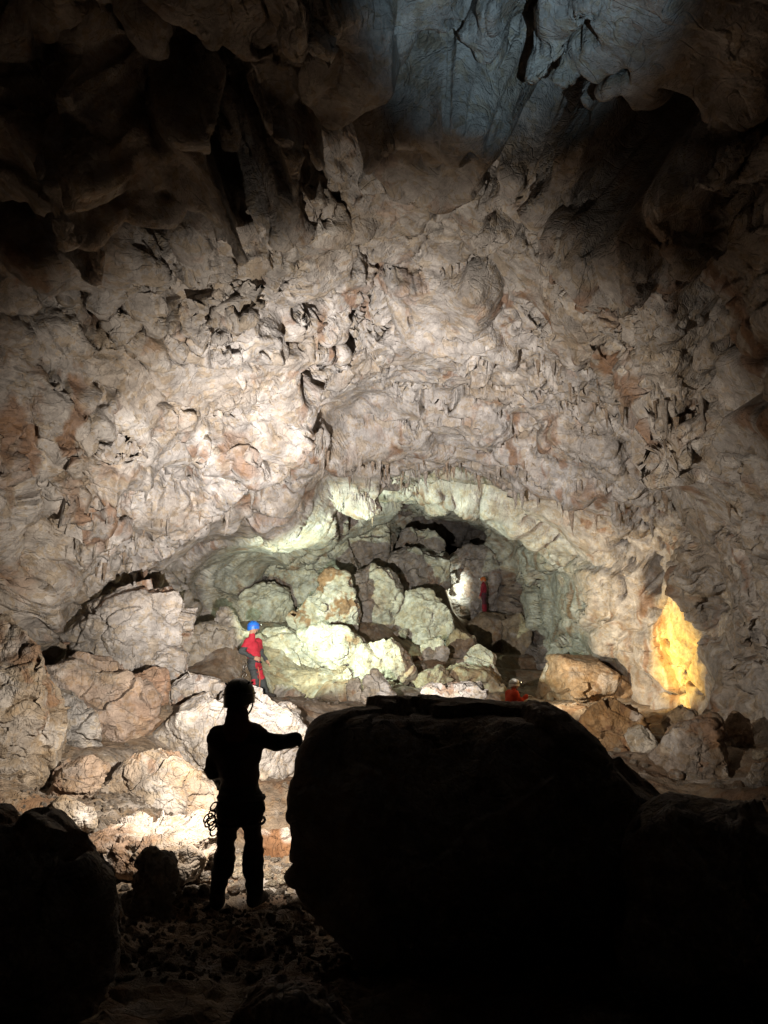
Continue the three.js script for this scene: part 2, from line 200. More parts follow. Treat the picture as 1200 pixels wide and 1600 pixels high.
{
  const { B, N, R, C, rt, index, norm } = shell, P = new Float32Array(B.length), K = new Float32Array(B.length), K2 = new Float32Array(B.length);
  for (let r = 0; r < R; r++) for (let k = 0; k < C; k++) {
    const i = (r * C + k) * 3, x = B[i], y = B[i + 1], z = B[i + 2], row = rt[r];
    const wx = fbm(x * 0.5, y * 0.5, z * 0.5, 3) * 1.3, wy = fbm(x * 0.5 + 40, y * 0.5, z * 0.5, 3) * 1.1, wz = fbm(x * 0.5, y * 0.5 + 70, z * 0.5, 3) * 1.3;
    const X = x + wx, Y = y + wy, Z = z + wz, smooth = sstep(7.2, 8.4, row);      // the ceiling is scalloped, the wall below it is flaky
    let d = fbm(x * 0.16, y * 0.2, z * 0.16, 3) * 1.2 + fbm(x * 0.36 + 9, y * 0.42, z * 0.36, 3) * 0.7 * (1 - sstep(4.2, 5, row));
    d += plates(X * 0.3, Y * 0.5, Z * 0.3, 3, 1.1) * (0.85 + 0.5 * smooth); const e1 = PL.edge; d -= PL.v * (0.85 + 0.5 * smooth) * 0.5 * (1 - sstep(0, 0.16, e1));
    const gate = sstep(-0.1, 0.25, fbm(x * 0.4 + 3, y * 0.4, z * 0.4, 2)), gate2 = sstep(-0.05, 0.2, fbm(x * 0.7, y * 0.7 + 33, z * 0.7, 2));
    d -= (1 - sstep(0, 0.07, e1)) * (0.05 + 0.6 * gate);
    // bedding: ledges that lean out and break off
    const bed = Y * 0.62 - 0.25 * Z + fbm(x * 0.3, 7, z * 0.3, 2) * 1.4, fr = bed - Math.floor(bed); d += (fr * 0.7 - 0.7 * sstep(0.86, 1, fr)) * (1 - smooth) * sstep(-0.05, 0.25, fbm(x * 0.22 + 8, y * 0.3, z * 0.22, 2));
    for (const h of FEATURES) {
      const ax = x - h.p.x, ay = y - h.p.y, az = z - h.p.z; if (Math.abs(ax) > h.R || Math.abs(ay) > h.R * 1.5 || Math.abs(az) > h.R * 1.8) continue;
      const side = Math.sign(ax) * Math.hypot(ax, az * 0.35), up = Math.sign(ay + az * 0.5) * Math.hypot(ay, az * 0.6), ang = Math.atan2(up, side), q = Math.hypot((side * h.ct + up * h.st) / h.a, (up * h.ct - side * h.st) / h.b) + 0.35 * noise(Math.cos(ang) * 1.6 + h.p.x * 3, Math.sin(ang) * 1.6 + h.p.y * 3, h.p.z) + wx * 0.3;
      d -= h.dep * (h.dep > 0 ? 1.35 : 1.25) * (1 - sstep(h.dep > 0 ? 0.5 : 0.8, 1.02, q));
    }
    for (const c of CRACKS) {
      if (x < c.lo.x || y < c.lo.y || z < c.lo.z || x > c.hi.x || y > c.hi.y || z > c.hi.z) continue;
      const fx = fbm(x * 1.7, y * 1.7, z * 1.7 + 5, 3) * 0.4;
      for (let m = 0; m + 1 < c.pts.length; m++) {
        const a = c.pts[m], b = c.pts[m + 1], ux = b.x - a.x, uy = b.y - a.y, uz = b.z - a.z, X2 = x + fx + wx * 0.1 - a.x, Y2 = y - fx + wy * 0.1 - a.y, Z2 = z - a.z, t = Math.max(0, Math.min(1, (X2 * ux + Y2 * uy + Z2 * uz) / (ux * ux + uy * uy + uz * uz)));
        const q = Math.hypot(X2 - ux * t, Y2 - uy * t, Z2 - uz * t) / c.wd; if (q < 1.6) d -= c.dep * 1.5 * (1 - sstep(0.4, 1.4, q)) * (0.45 + 0.55 * gate2);
      }
    }
    for (let e = 0; e < 3; e++) P[i + e] = B[i + e] + N[i + e] * d;
  }
  // even out the net where the rock steps, so that the weathering is not drawn out over the steps
  for (let it = 0; it < 24; it++) {
    if (it % 6 === 0) shell.RN = norm(P); const RN = shell.RN;
    for (let r = 1; r < R - 1; r++) for (let k = 1; k < C - 1; k++) {
      const i = (r * C + k) * 3, u = i - C * 3, v = i + C * 3, gx = (P[i - 3] + P[i + 3] + P[u] + P[v]) / 4 - P[i], gy = (P[i - 2] + P[i + 4] + P[u + 1] + P[v + 1]) / 4 - P[i + 1], gz = (P[i - 1] + P[i + 5] + P[u + 2] + P[v + 2]) / 4 - P[i + 2], q = (gx * RN[i] + gy * RN[i + 1] + gz * RN[i + 2]) * 0.96;
      P[i] += (gx - q * RN[i]) * 0.6; P[i + 1] += (gy - q * RN[i + 1]) * 0.6; P[i + 2] += (gz - q * RN[i + 2]) * 0.6;
    }
  }
  const N1 = norm(P);
  for (let r = 0; r < R; r++) for (let k = 0; k < C; k++) {   // weathering of that surface: flakes, joints, dripstone flutes
    const i = (r * C + k) * 3, x = P[i], y = P[i + 1], z = P[i + 2], row = rt[r], smooth = sstep(7.2, 8.4, row), rough = (1 - 0.6 * smooth) * (0.45 + 0.55 * sstep(3.4, 4.2, row));
    const wx = fbm(x * 0.6, y * 0.6, z * 0.6, 3), fx = fbm(x * 2.2, y * 2.2, z * 2.2 + 5, 2) * 0.35;
    const gate = sstep(-0.06, 0.24, fbm(x * 0.4 + 3, y * 0.6, z * 0.4, 3)), gate2 = sstep(-0.06, 0.22, fbm(x * 0.45, y * 0.6 + 33, z * 0.45, 3));
    let d = plates((x + wx + fx) * 0.62, (y + wx * 0.8 + fx) * 1.7, (z - fx + wx) * 0.8, 11, 1.1) * 0.36 * rough * (0.12 + 0.88 * gate2); const e2 = PL.edge;
    d += plates((x + wx * 0.4 + fx) * 1.7, (y + wx * 0.4) * 4.4, (z + fx) * 2.2, 23, 1.2) * 0.11 * rough * (0.04 + 0.96 * gate); const e3 = PL.edge;
    d -= (1 - sstep(0, 0.08, e2)) * 0.2 * gate2 * rough + (1 - sstep(0, 0.12, e3)) * 0.04 * gate * rough;
    const drip = sstep(0.1, 0.26, fbm(x * 0.35 + 50, y * 0.5, z * 0.35, 3)) * (1 - smooth) * sstep(3.6, 4.4, row);
    if (drip > 0.01) { const a = (x * 0.86 - z * 0.5) * 2.6 + wx * 1.2, f = Math.abs(noise(a, y * 0.6, z * 0.6)) + 0.45 * Math.abs(noise(a * 2.3, y * 0.9 + 7, z)); d += drip * (0.12 - f * 0.36); }
    d += ridge(x * 1.3 + wx, y * 1.6, z * 1.3, 4) * 0.045 * rough * (0.3 + 0.7 * gate2) + fbm(x * 4.5, y * 5.5, z * 4.5, 4) * (0.03 + 0.05 * gate) * rough;
    K2[i] = P[i] + N1[i] * d; K2[i + 1] = P[i + 1] + N1[i + 1] * d; K2[i + 2] = P[i + 2] + N1[i + 2] * d;
    const s = stone(x + fx, y, z + fx, PALE, { tan: 0.5, rust: 0.38, rustAt: 0.24 - 0.1 * drip, streak: 0.25 + 0.35 * smooth });
    const run = sstep(0.06, 0.2, fbm(x * 3.2, y * 0.4, z * 2.4, 3)) * sstep(0.02, 0.2, fbm(x * 0.5 + 80, y * 0.5, z * 0.5, 3)) * (1 - smooth) * 0.75, q = mix3(s, RUST, run);
    K[i] = q[0]; K[i + 1] = q[1]; K[i + 2] = q[2];
  }
  P.set(K2);
  shell.P = P;
  const split = shell.rt.findIndex((x) => x >= 8.0);        // wall below, ceiling above: two pieces that share one edge
  const piece = (r0, r1) => {
    const all = new THREE.BufferGeometry(), Nn = shell.NN ??= norm(P), s = r0 * C * 3, e = (r1 + 1) * C * 3, rows = r1 - r0;
    all.setAttribute('position', new THREE.BufferAttribute(P.slice(s, e), 3)); all.setAttribute('normal', new THREE.BufferAttribute(Nn.slice(s, e), 3)); all.setAttribute('color', new THREE.BufferAttribute(K.slice(s, e), 3));
    all.setIndex(new THREE.BufferAttribute(index.slice(0, rows * (C - 1) * 6), 1)); return boxUV(all, 0.4);
  };
  shell.wall = tag(mesh('cave_wall', piece(0, split), M.rock), 'pale grey and rust stained limestone wall around the arched alcove', 'cave wall', null, 'structure');
  shell.ceiling = tag(mesh('cave_ceiling', piece(split, R - 1), M.rock), 'dark scalloped limestone ceiling above the chamber', 'cave ceiling', null, 'structure');
}
console.log('shell', shell.R * shell.C);

// ------------------------------------------------------------------ boulders
const ICO = {};
function ico(detail) { if (!ICO[detail]) { let g = new THREE.IcosahedronGeometry(1, detail); g.deleteAttribute('uv'); g.deleteAttribute('normal'); ICO[detail] = mergeVertices(g, 1e-5); } return ICO[detail]; }
function hull(pts) { const p = [...pts].sort((a, b) => a[0] - b[0] || a[1] - b[1]), cross = (o, a, b) => (a[0] - o[0]) * (b[1] - o[1]) - (a[1] - o[1]) * (b[0] - o[0]), half = (q) => { const h = []; for (const v of q) { while (h.length > 1 && cross(h[h.length - 2], h[h.length - 1], v) <= 0) h.pop(); h.push(v); } h.pop(); return h; }; return [...half(p), ...half(p.reverse())]; }
// a broken block: planes through the edges of its outline (x right, y up, metres) and facets fore and aft, edges worn round, then weathering
function rockGeometry(outline, depth, seed, detail, o = {}) {
  const r = rng(seed * 7919 + 13), h = hull(outline), planes = [];
  let cx = 0, cy = 0; for (const p of h) { cx += p[0] / h.length; cy += p[1] / h.length; }
  const w = Math.max(...h.map((p) => p[0])) - Math.min(...h.map((p) => p[0])), t = Math.max(...h.map((p) => p[1])) - Math.min(...h.map((p) => p[1])), S = Math.sqrt(w * t);
  for (let i = 0; i < h.length; i++) { const a = h[i], b = h[(i + 1) % h.length]; let nx = b[1] - a[1], ny = a[0] - b[0]; const l = Math.hypot(nx, ny); if (l < S * 0.02) continue; nx /= l; ny /= l; planes.push([nx, ny, (r() - 0.35) * (o.tilt ?? 0.35), nx * (a[0] - cx) + ny * (a[1] - cy)]); }
  for (const s of [1, -1]) for (let k = 0; k < 5; k++) { const a = k / 5 * 6.283 + r() * 1.0, q = k === 0 ? 0.15 + r() * 0.2 : 0.4 + r() * 0.7; planes.push([Math.cos(a) * q, Math.sin(a) * q, s, depth * (k === 0 ? 0.5 : 0.5 * (0.85 + r() * 0.3)) + q * S * (k === 0 ? 0 : 0.12)]); }
  const g = ico(detail).clone(), P = g.attributes.position, n = P.count, K = new Float32Array(n * 3), pow = o.pow ?? 44, off = seed * 3.37, am = S * (o.rough ?? 1), base = o.base ?? PALE;
  for (let i = 0; i < n; i++) {
    const x = P.getX(i), y = P.getY(i), z = P.getZ(i); let s = 0;
    for (const q of planes) { const dt = (x * q[0] + y * q[1] + z * q[2]) / q[3]; if (dt > 0) s += Math.pow(dt, pow); }
    P.setXYZ(i, x / Math.pow(s, 1 / pow), y / Math.pow(s, 1 / pow), z / Math.pow(s, 1 / pow));
  }
  g.computeVertexNormals(); const N = g.attributes.normal;
  for (let i = 0; i < n; i++) {
    const x = P.getX(i), y = P.getY(i), z = P.getZ(i), f = 1.6 / S, wx = fbm(x * f + off, y * f, z * f, 2) * 0.4 * S, fx = fbm(x * f * 3, y * f * 3 + off, z * f * 3, 2) * 0.12 * S;
    let d = fbm(x * f * 0.8 + off, y * f * 0.8, z * f * 0.8, 3) * 0.1 * am;
    d += plates((x + wx) * f * 1.1 + off, (y + fx) * f * 1.5, (z + wx) * f * 1.1, seed, 1.1) * 0.11 * am; const e1 = PL.edge;
    d += plates((x + fx) * f * 3 + off, (y + fx) * f * 4, (z - fx) * f * 3, seed + 5, 1.1) * 0.036 * am; const e2 = PL.edge;
    const gate = sstep(0, 0.22, fbm(x * f + 9, y * f + off, z * f, 2)); d -= (1 - sstep(0, 0.09, e1)) * 0.035 * am * gate + (1 - sstep(0, 0.1, e2)) * 0.012 * am * gate;
    d += ridge(x * f * 3 + off, y * f * 3, z * f * 3, 4) * 0.026 * am + fbm(x * 6 + off, y * 7, z * 6, 3) * Math.min(0.04, 0.02 * S) * (o.rough ?? 1) * 1.2;
    const c = stone(x + off, y + off * 0.7, z, base, { dim: o.dim ?? 0.95, tan: o.tan ?? 0.5, rust: o.rust ?? 0.6, rustAt: o.rustAt ?? 0.2 }); K[i * 3] = c[0]; K[i * 3 + 1] = c[1]; K[i * 3 + 2] = c[2];
    P.setXYZ(i, x + N.getX(i) * d, y + N.getY(i) * d, z + N.getZ(i) * d);
  }
  g.setAttribute('color', new THREE.BufferAttribute(K, 3)); g.computeVertexNormals();
  const out = boxUV(g, 0.5); out.userData = { cx, cy, S, w, t }; return out;
}
const GROUND = [];                                          // x, z, height, weight: where the rubble slope passes
let seedCount = 1, rockTris = 0;
function boulder(name, label, poly, d, o = {}) {
  const k = d / F, mid = [0, 0], GROW = o.grow ?? (d > 21 ? 1.2 : 1.04); for (const p of poly) { mid[0] += p[0] / poly.length; mid[1] += p[1] / poly.length; }
  const outline = poly.map(([x, y]) => [(x - mid[0]) * k * GROW, (mid[1] - y) * k * GROW]), S = Math.sqrt((Math.max(...poly.map((p) => p[0])) - Math.min(...poly.map((p) => p[0]))) * (Math.max(...poly.map((p) => p[1])) - Math.min(...poly.map((p) => p[1]))));
  const detail = o.detail ?? Math.round(Math.max(9, Math.min(56, S * 0.27 + 5)));
  const w = (Math.max(...outline.map((p) => p[0])) - Math.min(...outline.map((p) => p[0]))), t = Math.max(...outline.map((p) => p[1])) - Math.min(...outline.map((p) => p[1]));
  const g = rockGeometry(outline, o.depth ?? Math.max(0.75 * Math.sqrt(w * t), 0.55 * w), seedCount++, detail, o);
  const c = at(mid[0], mid[1], d), m = mesh(name, g, M.rock); m.position.copy(c); m.position.x += g.userData.cx; m.position.y += g.userData.cy; m.rotation.y = -Math.atan2(c.x, -c.z) * 1; m.rotation.x = PITCH * 0.5;
  tag(m, label, 'boulder', o.group); rockTris += g.index.count / 3;
  GROUND.push([c.x, c.z, o.ground ?? c.y - t * 0.3, Math.max(0.5, w)]);
  return m;
}
const CLAY = [0.40, 0.27, 0.16], YEL = [0.50, 0.465, 0.40], GRN = [0.50, 0.475, 0.42];
const bl = (label, poly, d, o) => boulder('boulder', label, poly, d, o);
bl('tall tan slab leaning at the left edge of the boulder pile', [[-60, 990], [0, 962], [22, 975], [45, 1040], [78, 1075], [85, 1150], [80, 1230], [45, 1262], [-60, 1250]], 8.8, { base: TAN, tan: 0.3 });
bl('pale grey block wedged beside the tall tan slab', [[82, 1075], [112, 1082], [140, 1120], [170, 1185], [130, 1180], [85, 1165], [76, 1110]], 10.8, { base: GREY, rust: 0.2 });
bl('sloping pinkish brown slab below the flat topped ledge boulder', [[60, 1040], [120, 1030], [190, 1050], [236, 1115], [210, 1175], [160, 1195], [100, 1100]], 12.6, { base: [0.42, 0.34, 0.29], rust: 0.3 });
bl('long flat topped ledge boulder under the dark gap at the wall foot', [[75, 1025], [130, 975], [190, 928], [268, 918], [285, 950], [280, 1000], [200, 1035], [110, 1040]], 15.4, { base: PALE, rust: 0.8 });
bl('mottled block tucked under the flat topped ledge boulder', [[165, 1030], [240, 1000], [287, 1025], [283, 1060], [215, 1075]], 15.4, {});
bl('small reddish brown block between the mottled block and pale lump', [[212, 1060], [235, 1046], [258, 1052], [262, 1100], [235, 1122], [215, 1100]], 13.6, { base: [0.36, 0.24, 0.17] });
bl('pale lumpy rock above the brightly lit boulder', [[258, 1075], [300, 1052], [345, 1062], [348, 1090], [300, 1112], [264, 1118]], 14.4, {});
bl('brightly lit pale boulder behind the dark standing caver', [[372, 1090], [425, 1112], [460, 1142], [460, 1304], [330, 1312], [238, 1206], [246, 1150], [298, 1112]], 12.6, { depth: 1.5, ground: 0.35 });
bl('rounded tan boulder leaning on the brightly lit one', [[158, 1230], [215, 1170], [250, 1168], [330, 1230], [325, 1280], [260, 1295], [180, 1278]], 9.8, { base: [0.48, 0.4, 0.32] });
bl('brown triangular slab between the tall tan slab and rounded tan boulder', [[72, 1255], [95, 1205], [140, 1182], [162, 1200], [150, 1235], [115, 1262]], 8.8, { base: [0.4, 0.31, 0.24] });
bl('low chunky tan stone in front of the brown triangular slab', [[60, 1265], [100, 1248], [140, 1270], [146, 1300], [90, 1306]], 7.4, { base: TAN });
bl('low flat pale rock covering the floor left of the dark caver', [[112, 1322], [200, 1298], [330, 1300], [345, 1328], [250, 1352], [150, 1358]], 7.2, { base: [0.44, 0.38, 0.32], depth: 0.9, rough: 1.3, ground: 0.18 });
bl('small layered stone on the floor left of the dark caver\'s knee', [[232, 1335], [290, 1322], [322, 1345], [305, 1374], [250, 1372]], 6.8, { base: [0.44, 0.38, 0.32], ground: 0.1 });
bl('dark pointed stone standing alone near the dark caver\'s feet', [[203, 1418], [212, 1365], [235, 1325], [262, 1348], [276, 1400], [264, 1428]], 5.4, { ground: 0.02 });
bl('large shadowed mound of rock in the shadowed left foreground', [[-200, 1262], [20, 1278], [90, 1318], [140, 1390], [160, 1500], [120, 1600], [-200, 1620]], 4.2, { detail: 34, grow: 0.96 });
bl('orange clay covered rock at the foot of the brightly lit boulder', [[400, 1300], [460, 1298], [466, 1350], [430, 1366], [395, 1352]], 9.6, { base: [0.40, 0.2, 0.07], rust: 1, rustAt: -0.2, depth: 0.4 });
bl('pale upright spike of rock behind the blue helmeted caver', [[340, 958], [356, 955], [374, 985], [374, 1010], [336, 1008]], 21.4, { base: YEL });
bl('broad pale block left of the blue helmeted caver', [[278, 1000], [330, 988], [378, 1000], [385, 1060], [372, 1095], [300, 1092], [285, 1050]], 21.2, { base: YEL });
bl('large cream boulder right beside the blue helmeted caver', [[416, 1012], [450, 1002], [500, 1000], [528, 1030], [530, 1085], [515, 1120], [440, 1122], [413, 1060]], 24.4, { base: YEL, rust: 0.3, depth: 1.1 });
bl('thin flat cream stone lying atop the large cream boulder', [[404, 985], [440, 981], [458, 992], [455, 1003], [408, 1002]], 25, { base: YEL, rust: 0.1 });
bl('tilted slab at the foot of the large cream boulder', [[422, 1066], [455, 1073], [492, 1103], [470, 1120], [418, 1117]], 20.6, { base: YEL, depth: 0.5 });
bl('cream cone shaped stone standing on end', [[562, 1088], [575, 1055], [585, 1045], [600, 1060], [617, 1090], [608, 1112], [580, 1114]], 18.6, { base: YEL, rust: 0.2 });
bl('small squat stone left of the cream cone shaped stone', [[541, 1068], [560, 1060], [566, 1090], [558, 1106], [543, 1098]], 20, { base: YEL });
bl('tiny round stone above the small squat stone', [[536, 1050], [544, 1044], [551, 1052], [546, 1066], [537, 1064]], 21, { base: YEL });
bl('split greenish block behind the cream cone shaped stone', [[560, 1040], [575, 1010], [600, 1003], [622, 1020], [642, 1052], [625, 1078], [570, 1072]], 22.5, { base: GRN });
bl('long low ridge of rock above the large cream boulder', [[465, 996], [500, 984], [540, 985], [560, 1010], [563, 1045], [530, 1045], [500, 1015], [470, 1008]], 23.8, { base: GRN, rust: 0.7 });
bl('brown topped pyramid shaped boulder under the rounded greenish block', [[463, 965], [500, 915], [515, 903], [537, 908], [554, 950], [552, 988], [510, 994], [470, 988]], 26.3, { base: GRN, rust: 0.9, rustAt: 0.08 });
bl('rounded greenish block right of the pyramid shaped boulder', [[546, 960], [550, 905], [580, 890], [607, 895], [620, 930], [603, 972], [570, 982]], 28.8, { base: GRN, rust: 0.3 });
bl('wide weathered block against the left side of the alcove', [[425, 945], [430, 890], [470, 855], [530, 850], [552, 890], [548, 920], [500, 965], [450, 992]], 32, { base: GRN });
bl('huge rounded block jammed under the roof of the alcove', [[498, 850], [530, 808], [588, 796], [601, 830], [596, 880], [562, 908], [520, 898]], 34, { base: GRN, rust: 0.4 });
bl('cracked block in the middle of the far rock pile', [[588, 885], [640, 860], [690, 880], [690, 912], [640, 934], [595, 914]], 34, { base: GRN });
bl('topmost rounded rock of the far pile below the dark hollow', [[620, 855], [640, 832], [665, 829], [685, 850], [682, 878], [630, 876]], 38, { base: GRN });
bl('tall boulder lit white on one side by the far caver\'s lamp', [[677, 925], [680, 898], [715, 864], [750, 856], [772, 890], [768, 960], [740, 988], [700, 978]], 40.2, { depth: 2.2 });
bl('tilted square block below the tall white lit boulder', [[620, 965], [635, 930], [670, 925], [697, 965], [704, 996], [690, 1008], [655, 1002]], 28.5, { base: GRN, rust: 0.2 });
bl('smooth brown ramp of rock left of the tilted square block', [[568, 1010], [600, 962], [640, 955], [672, 1010], [676, 1050], [640, 1046]], 29.5, { base: [0.26, 0.2, 0.13], rust: 0.2, rough: 0.5, tan: 0.1 });
bl('small knobbly rock under the tilted square block', [[660, 1010], [680, 1000], [698, 1015], [694, 1038], [666, 1034]], 25.5, { base: YEL });
bl('dark brown stone between tilted block and twin rounded boulders', [[700, 1005], [715, 988], [735, 998], [740, 1027], [720, 1034], [704, 1027]], 27.5, { base: [0.25, 0.18, 0.12] });
bl('left one of twin rounded boulders under the far caver\'s feet', [[728, 990], [755, 966], [785, 972], [789, 1022], [760, 1030], [734, 1012]], 36.5, { base: [0.42, 0.34, 0.24], depth: 2.4, rough: 0.7 });
bl('right one of twin rounded boulders against the slanting wall', [[787, 978], [810, 966], [827, 985], [822, 1018], [800, 1032], [788, 1022]], 34.5, { base: [0.42, 0.36, 0.26], rough: 0.7 });
bl('pale faced block below the twin rounded boulders', [[720, 1042], [745, 1015], [766, 1030], [778, 1060], [750, 1072], [724, 1066]], 24.5, { base: GRN });
bl('low broad slab at the bottom of the far rock pile', [[692, 1060], [720, 1046], [760, 1054], [780, 1076], [720, 1090], [690, 1078]], 22.8, { base: [0.4, 0.36, 0.26] });
bl('small split slab left of the low broad slab', [[650, 1056], [684, 1046], [704, 1062], [682, 1078], [650, 1076]], 22.2, { base: [0.4, 0.36, 0.26] });
bl('round topped block bearing the blue helmeted caver\'s shadow', [[376, 962], [385, 930], [410, 915], [438, 925], [452, 957], [430, 978], [390, 975]], 28.6, { base: GRN });
bl('narrow grey slab in the cleft beside the far caver', [[772, 955], [777, 905], [797, 915], [816, 957], [802, 975]], 40.5, { base: GREY, rust: 0.1 });
bl('white lit flat stone just past the huge shadowed boulder', [[664, 1080], [700, 1070], [750, 1065], [758, 1082], [720, 1112], [680, 1108]], 12.5, { depth: 0.5 });
bl('large smooth brown boulder right of the orange suited caver', [[836, 1055], [870, 1035], [930, 1040], [975, 1075], [992, 1112], [940, 1124], [856, 1116]], 23.6, { base: [0.34, 0.24, 0.15], rough: 0.7 });
bl('orange clay coated rock below the large smooth brown boulder', [[903, 1130], [950, 1105], [1000, 1120], [1024, 1160], [1000, 1200], [930, 1190]], 14.8, { base: [0.42, 0.26, 0.12], rust: 0.9, rustAt: 0, rough: 1.3 });
bl('small pale nugget resting on the orange clay coated rock', [[976, 1150], [1000, 1136], [1023, 1158], [1019, 1180], [990, 1175]], 13.9, { base: YEL });
bl('knobbly orange rock at the foot of the yellow lit wall', [[1036, 1130], [1060, 1102], [1086, 1115], [1082, 1152], [1045, 1162]], 15.8, { base: [0.46, 0.34, 0.2] });
bl('large dusky rock at the right edge of the lit floor', [[1018, 1182], [1060, 1135], [1115, 1130], [1134, 1180], [1122, 1238], [1036, 1230]], 13.2, { base: [0.32, 0.24, 0.17] });
bl('rounded stone beside the large dusky rock', [[1130, 1142], [1150, 1115], [1172, 1130], [1177, 1167], [1140, 1175]], 14, { base: [0.34, 0.25, 0.17] });
bl('little tan stone alone on the dark floor by the right wall', [[1168, 1227], [1180, 1200], [1202, 1195], [1207, 1227], [1180, 1235]], 11, { base: TAN });
const BIG = bl('huge shadowed boulder the dark caver rests a hand on', [[472, 1128], [530, 1100], [640, 1094], [780, 1087], [838, 1084], [905, 1118], [960, 1190], [1015, 1250], [1050, 1340], [1030, 1430], [900, 1500], [600, 1480], [478, 1365], [450, 1318], [458, 1200]], 5.6, { detail: 60, depth: 1.9, rough: 0.5, pow: 20, tilt: 0.08, ground: 0, grow: 0.985 });
bl('broad dark rock in the right foreground beyond the huge boulder', [[1000, 1340], [1060, 1275], [1180, 1290], [1320, 1280], [1320, 1640], [1000, 1640]], 4.5, { detail: 24, ground: 0 });
bl('dark rounded stone at the very front of the floor', [[330, 1600], [420, 1558], [500, 1548], [545, 1590], [520, 1650], [340, 1650]], 3, { detail: 20, ground: 0.05 });

// ------------------------------------------------------------------ the floor: clay and rubble slope under the boulders
for (const q of [[-1.1, -6.3, 0], [0, -3, 0], [-2, -3, 0.05], [2, -3, -0.05], [0, 2, 0], [-5, 2, 0.3], [5, 2, 0.2], [0, 9, 0.3], [0, -7.2, 0], [1.2, -8, 0.05], [3, -9, 0.1], [4, -11, 0.1], [3.3, -20.4, 0.42], [1.2, -12, 0.3], [0, -11, 0.25], [1.5, -16, 0.5], [-7, -6, 0.7], [7, -6, 0.3], [7, -12, 0.4], [6.5, -16, 0.8], [-8, -14, 2.2], [-8, -20, 2.4], [-9, -26, 4], [8, -22, 1.5], [8, -30, 3.5], [6, -38, 5.5], [-6, -38, 6.5], [0, -46, 7.5], [5, -46, 7.5], [-2.9, -18.2, 1.66]]) GROUND.push([...q, q[3] ?? 1.2]);
for (const [x, y, d] of [[930, 1080, 24], [870, 1065, 27], [850, 1095, 24], [832, 1050, 31], [980, 1115, 21], [900, 1100, 22], [820, 1075, 27], [800, 1090, 24]]) { const p = at(x, y, d); GROUND.push([p.x, p.z, p.y, 0.8]); }
for (let i = 0; i < 30; i++) { const x = -1.95 + (i % 6) * 0.36, z = -5.0 - Math.floor(i / 6) * 0.45; GROUND.push([x, z, -0.02 + Math.max(0, -x - 1.6) * 0.25, 0.3]); }
function floorAt(x, z) {
  let s = 0, w = 0; for (const g of GROUND) { const d2 = (x - g[0]) ** 2 + (z - g[1]) ** 2, k = 1 / (d2 * d2 + 0.06 * g[3] ** 4); s += k * g[2]; w += k; }
  const a = fbm(x * 0.8, 3, z * 0.8, 3) * 0.12 + plates(x * 2.2, 5, z * 2.2, 41, 1) * 0.06 + fbm(x * 5, 8, z * 5, 3) * 0.05 + plates(x * 7, 1, z * 7, 47, 1) * 0.025;
  return s / w + a;
}
{
  const xs = [], zs = []; let x = -16; while (x < 16) { xs.push(x); x += x < -4 ? 0.16 : x < 0.4 ? 0.045 : x < 8 ? 0.08 : 0.3; } let z = 16; while (z > -54) { zs.push(z); z -= z > -3 ? 0.25 : z > -9.5 ? 0.035 : z > -24 ? 0.09 : 0.16; }
  const C = xs.length, R = zs.length, P = new Float32Array(R * C * 3), K = new Float32Array(R * C * 3), I = new Uint32Array((R - 1) * (C - 1) * 6); let w = 0;
  for (let r = 0; r < R; r++) for (let c = 0; c < C; c++) {
    const i = (r * C + c) * 3; P[i] = xs[c]; P[i + 1] = floorAt(xs[c], zs[r]); P[i + 2] = zs[r];
    let k = stone(xs[c], P[i + 1], zs[r], [0.38, 0.3, 0.22], { tan: 0.3, rust: 0.6, rustAt: 0.1, dim: 0.8 }); K[i] = k[0]; K[i + 1] = k[1]; K[i + 2] = k[2];
    if (r < R - 1 && c < C - 1) { const a = r * C + c; I.set([a, a + 1, a + C, a + 1, a + C + 1, a + C], w); w += 6; }
  }
  const g = new THREE.BufferGeometry(); g.setAttribute('position', new THREE.BufferAttribute(P, 3)); g.setAttribute('color', new THREE.BufferAttribute(K, 3)); g.setIndex(new THREE.BufferAttribute(I, 1)); g.computeVertexNormals();
  tag(mesh('ground', boxUV(g, 0.5), M.rock), 'brown clay and rubble floor under the boulders', 'ground', null, 'structure'); console.log('floor', I.length / 3, 'rocks', rockTris);
}
// loose stones that can be told apart
const STONES = [0, 1, 2, 3, 4].map((k) => { const r = rng(900 + k), o = []; for (let i = 0; i < 7; i++) { const a = i / 7 * 6.283; o.push([Math.cos(a) * (0.35 + r() * 0.2), Math.sin(a) * (0.26 + r() * 0.16)]); } return rockGeometry(o, 0.7 + r() * 0.3, 300 + k, 9, { base: [[0.46, 0.38, 0.28], [0.42, 0.33, 0.24], [0.5, 0.44, 0.34], [0.38, 0.26, 0.17], [0.48, 0.42, 0.34]][k] }); });
function looseStone(x, z, s, k, label, group, r) { const m = mesh('stone', STONES[k], M.rock); m.scale.set(s * (0.9 + r() * 0.3), s * (0.75 + r() * 0.3), s); m.position.set(x, floorAt(x, z) + s * 0.12, z); m.rotation.set((r() - 0.5) * 0.5, r() * 6.28, (r() - 0.5) * 0.5); tag(m, label, 'stone', group); return m; }
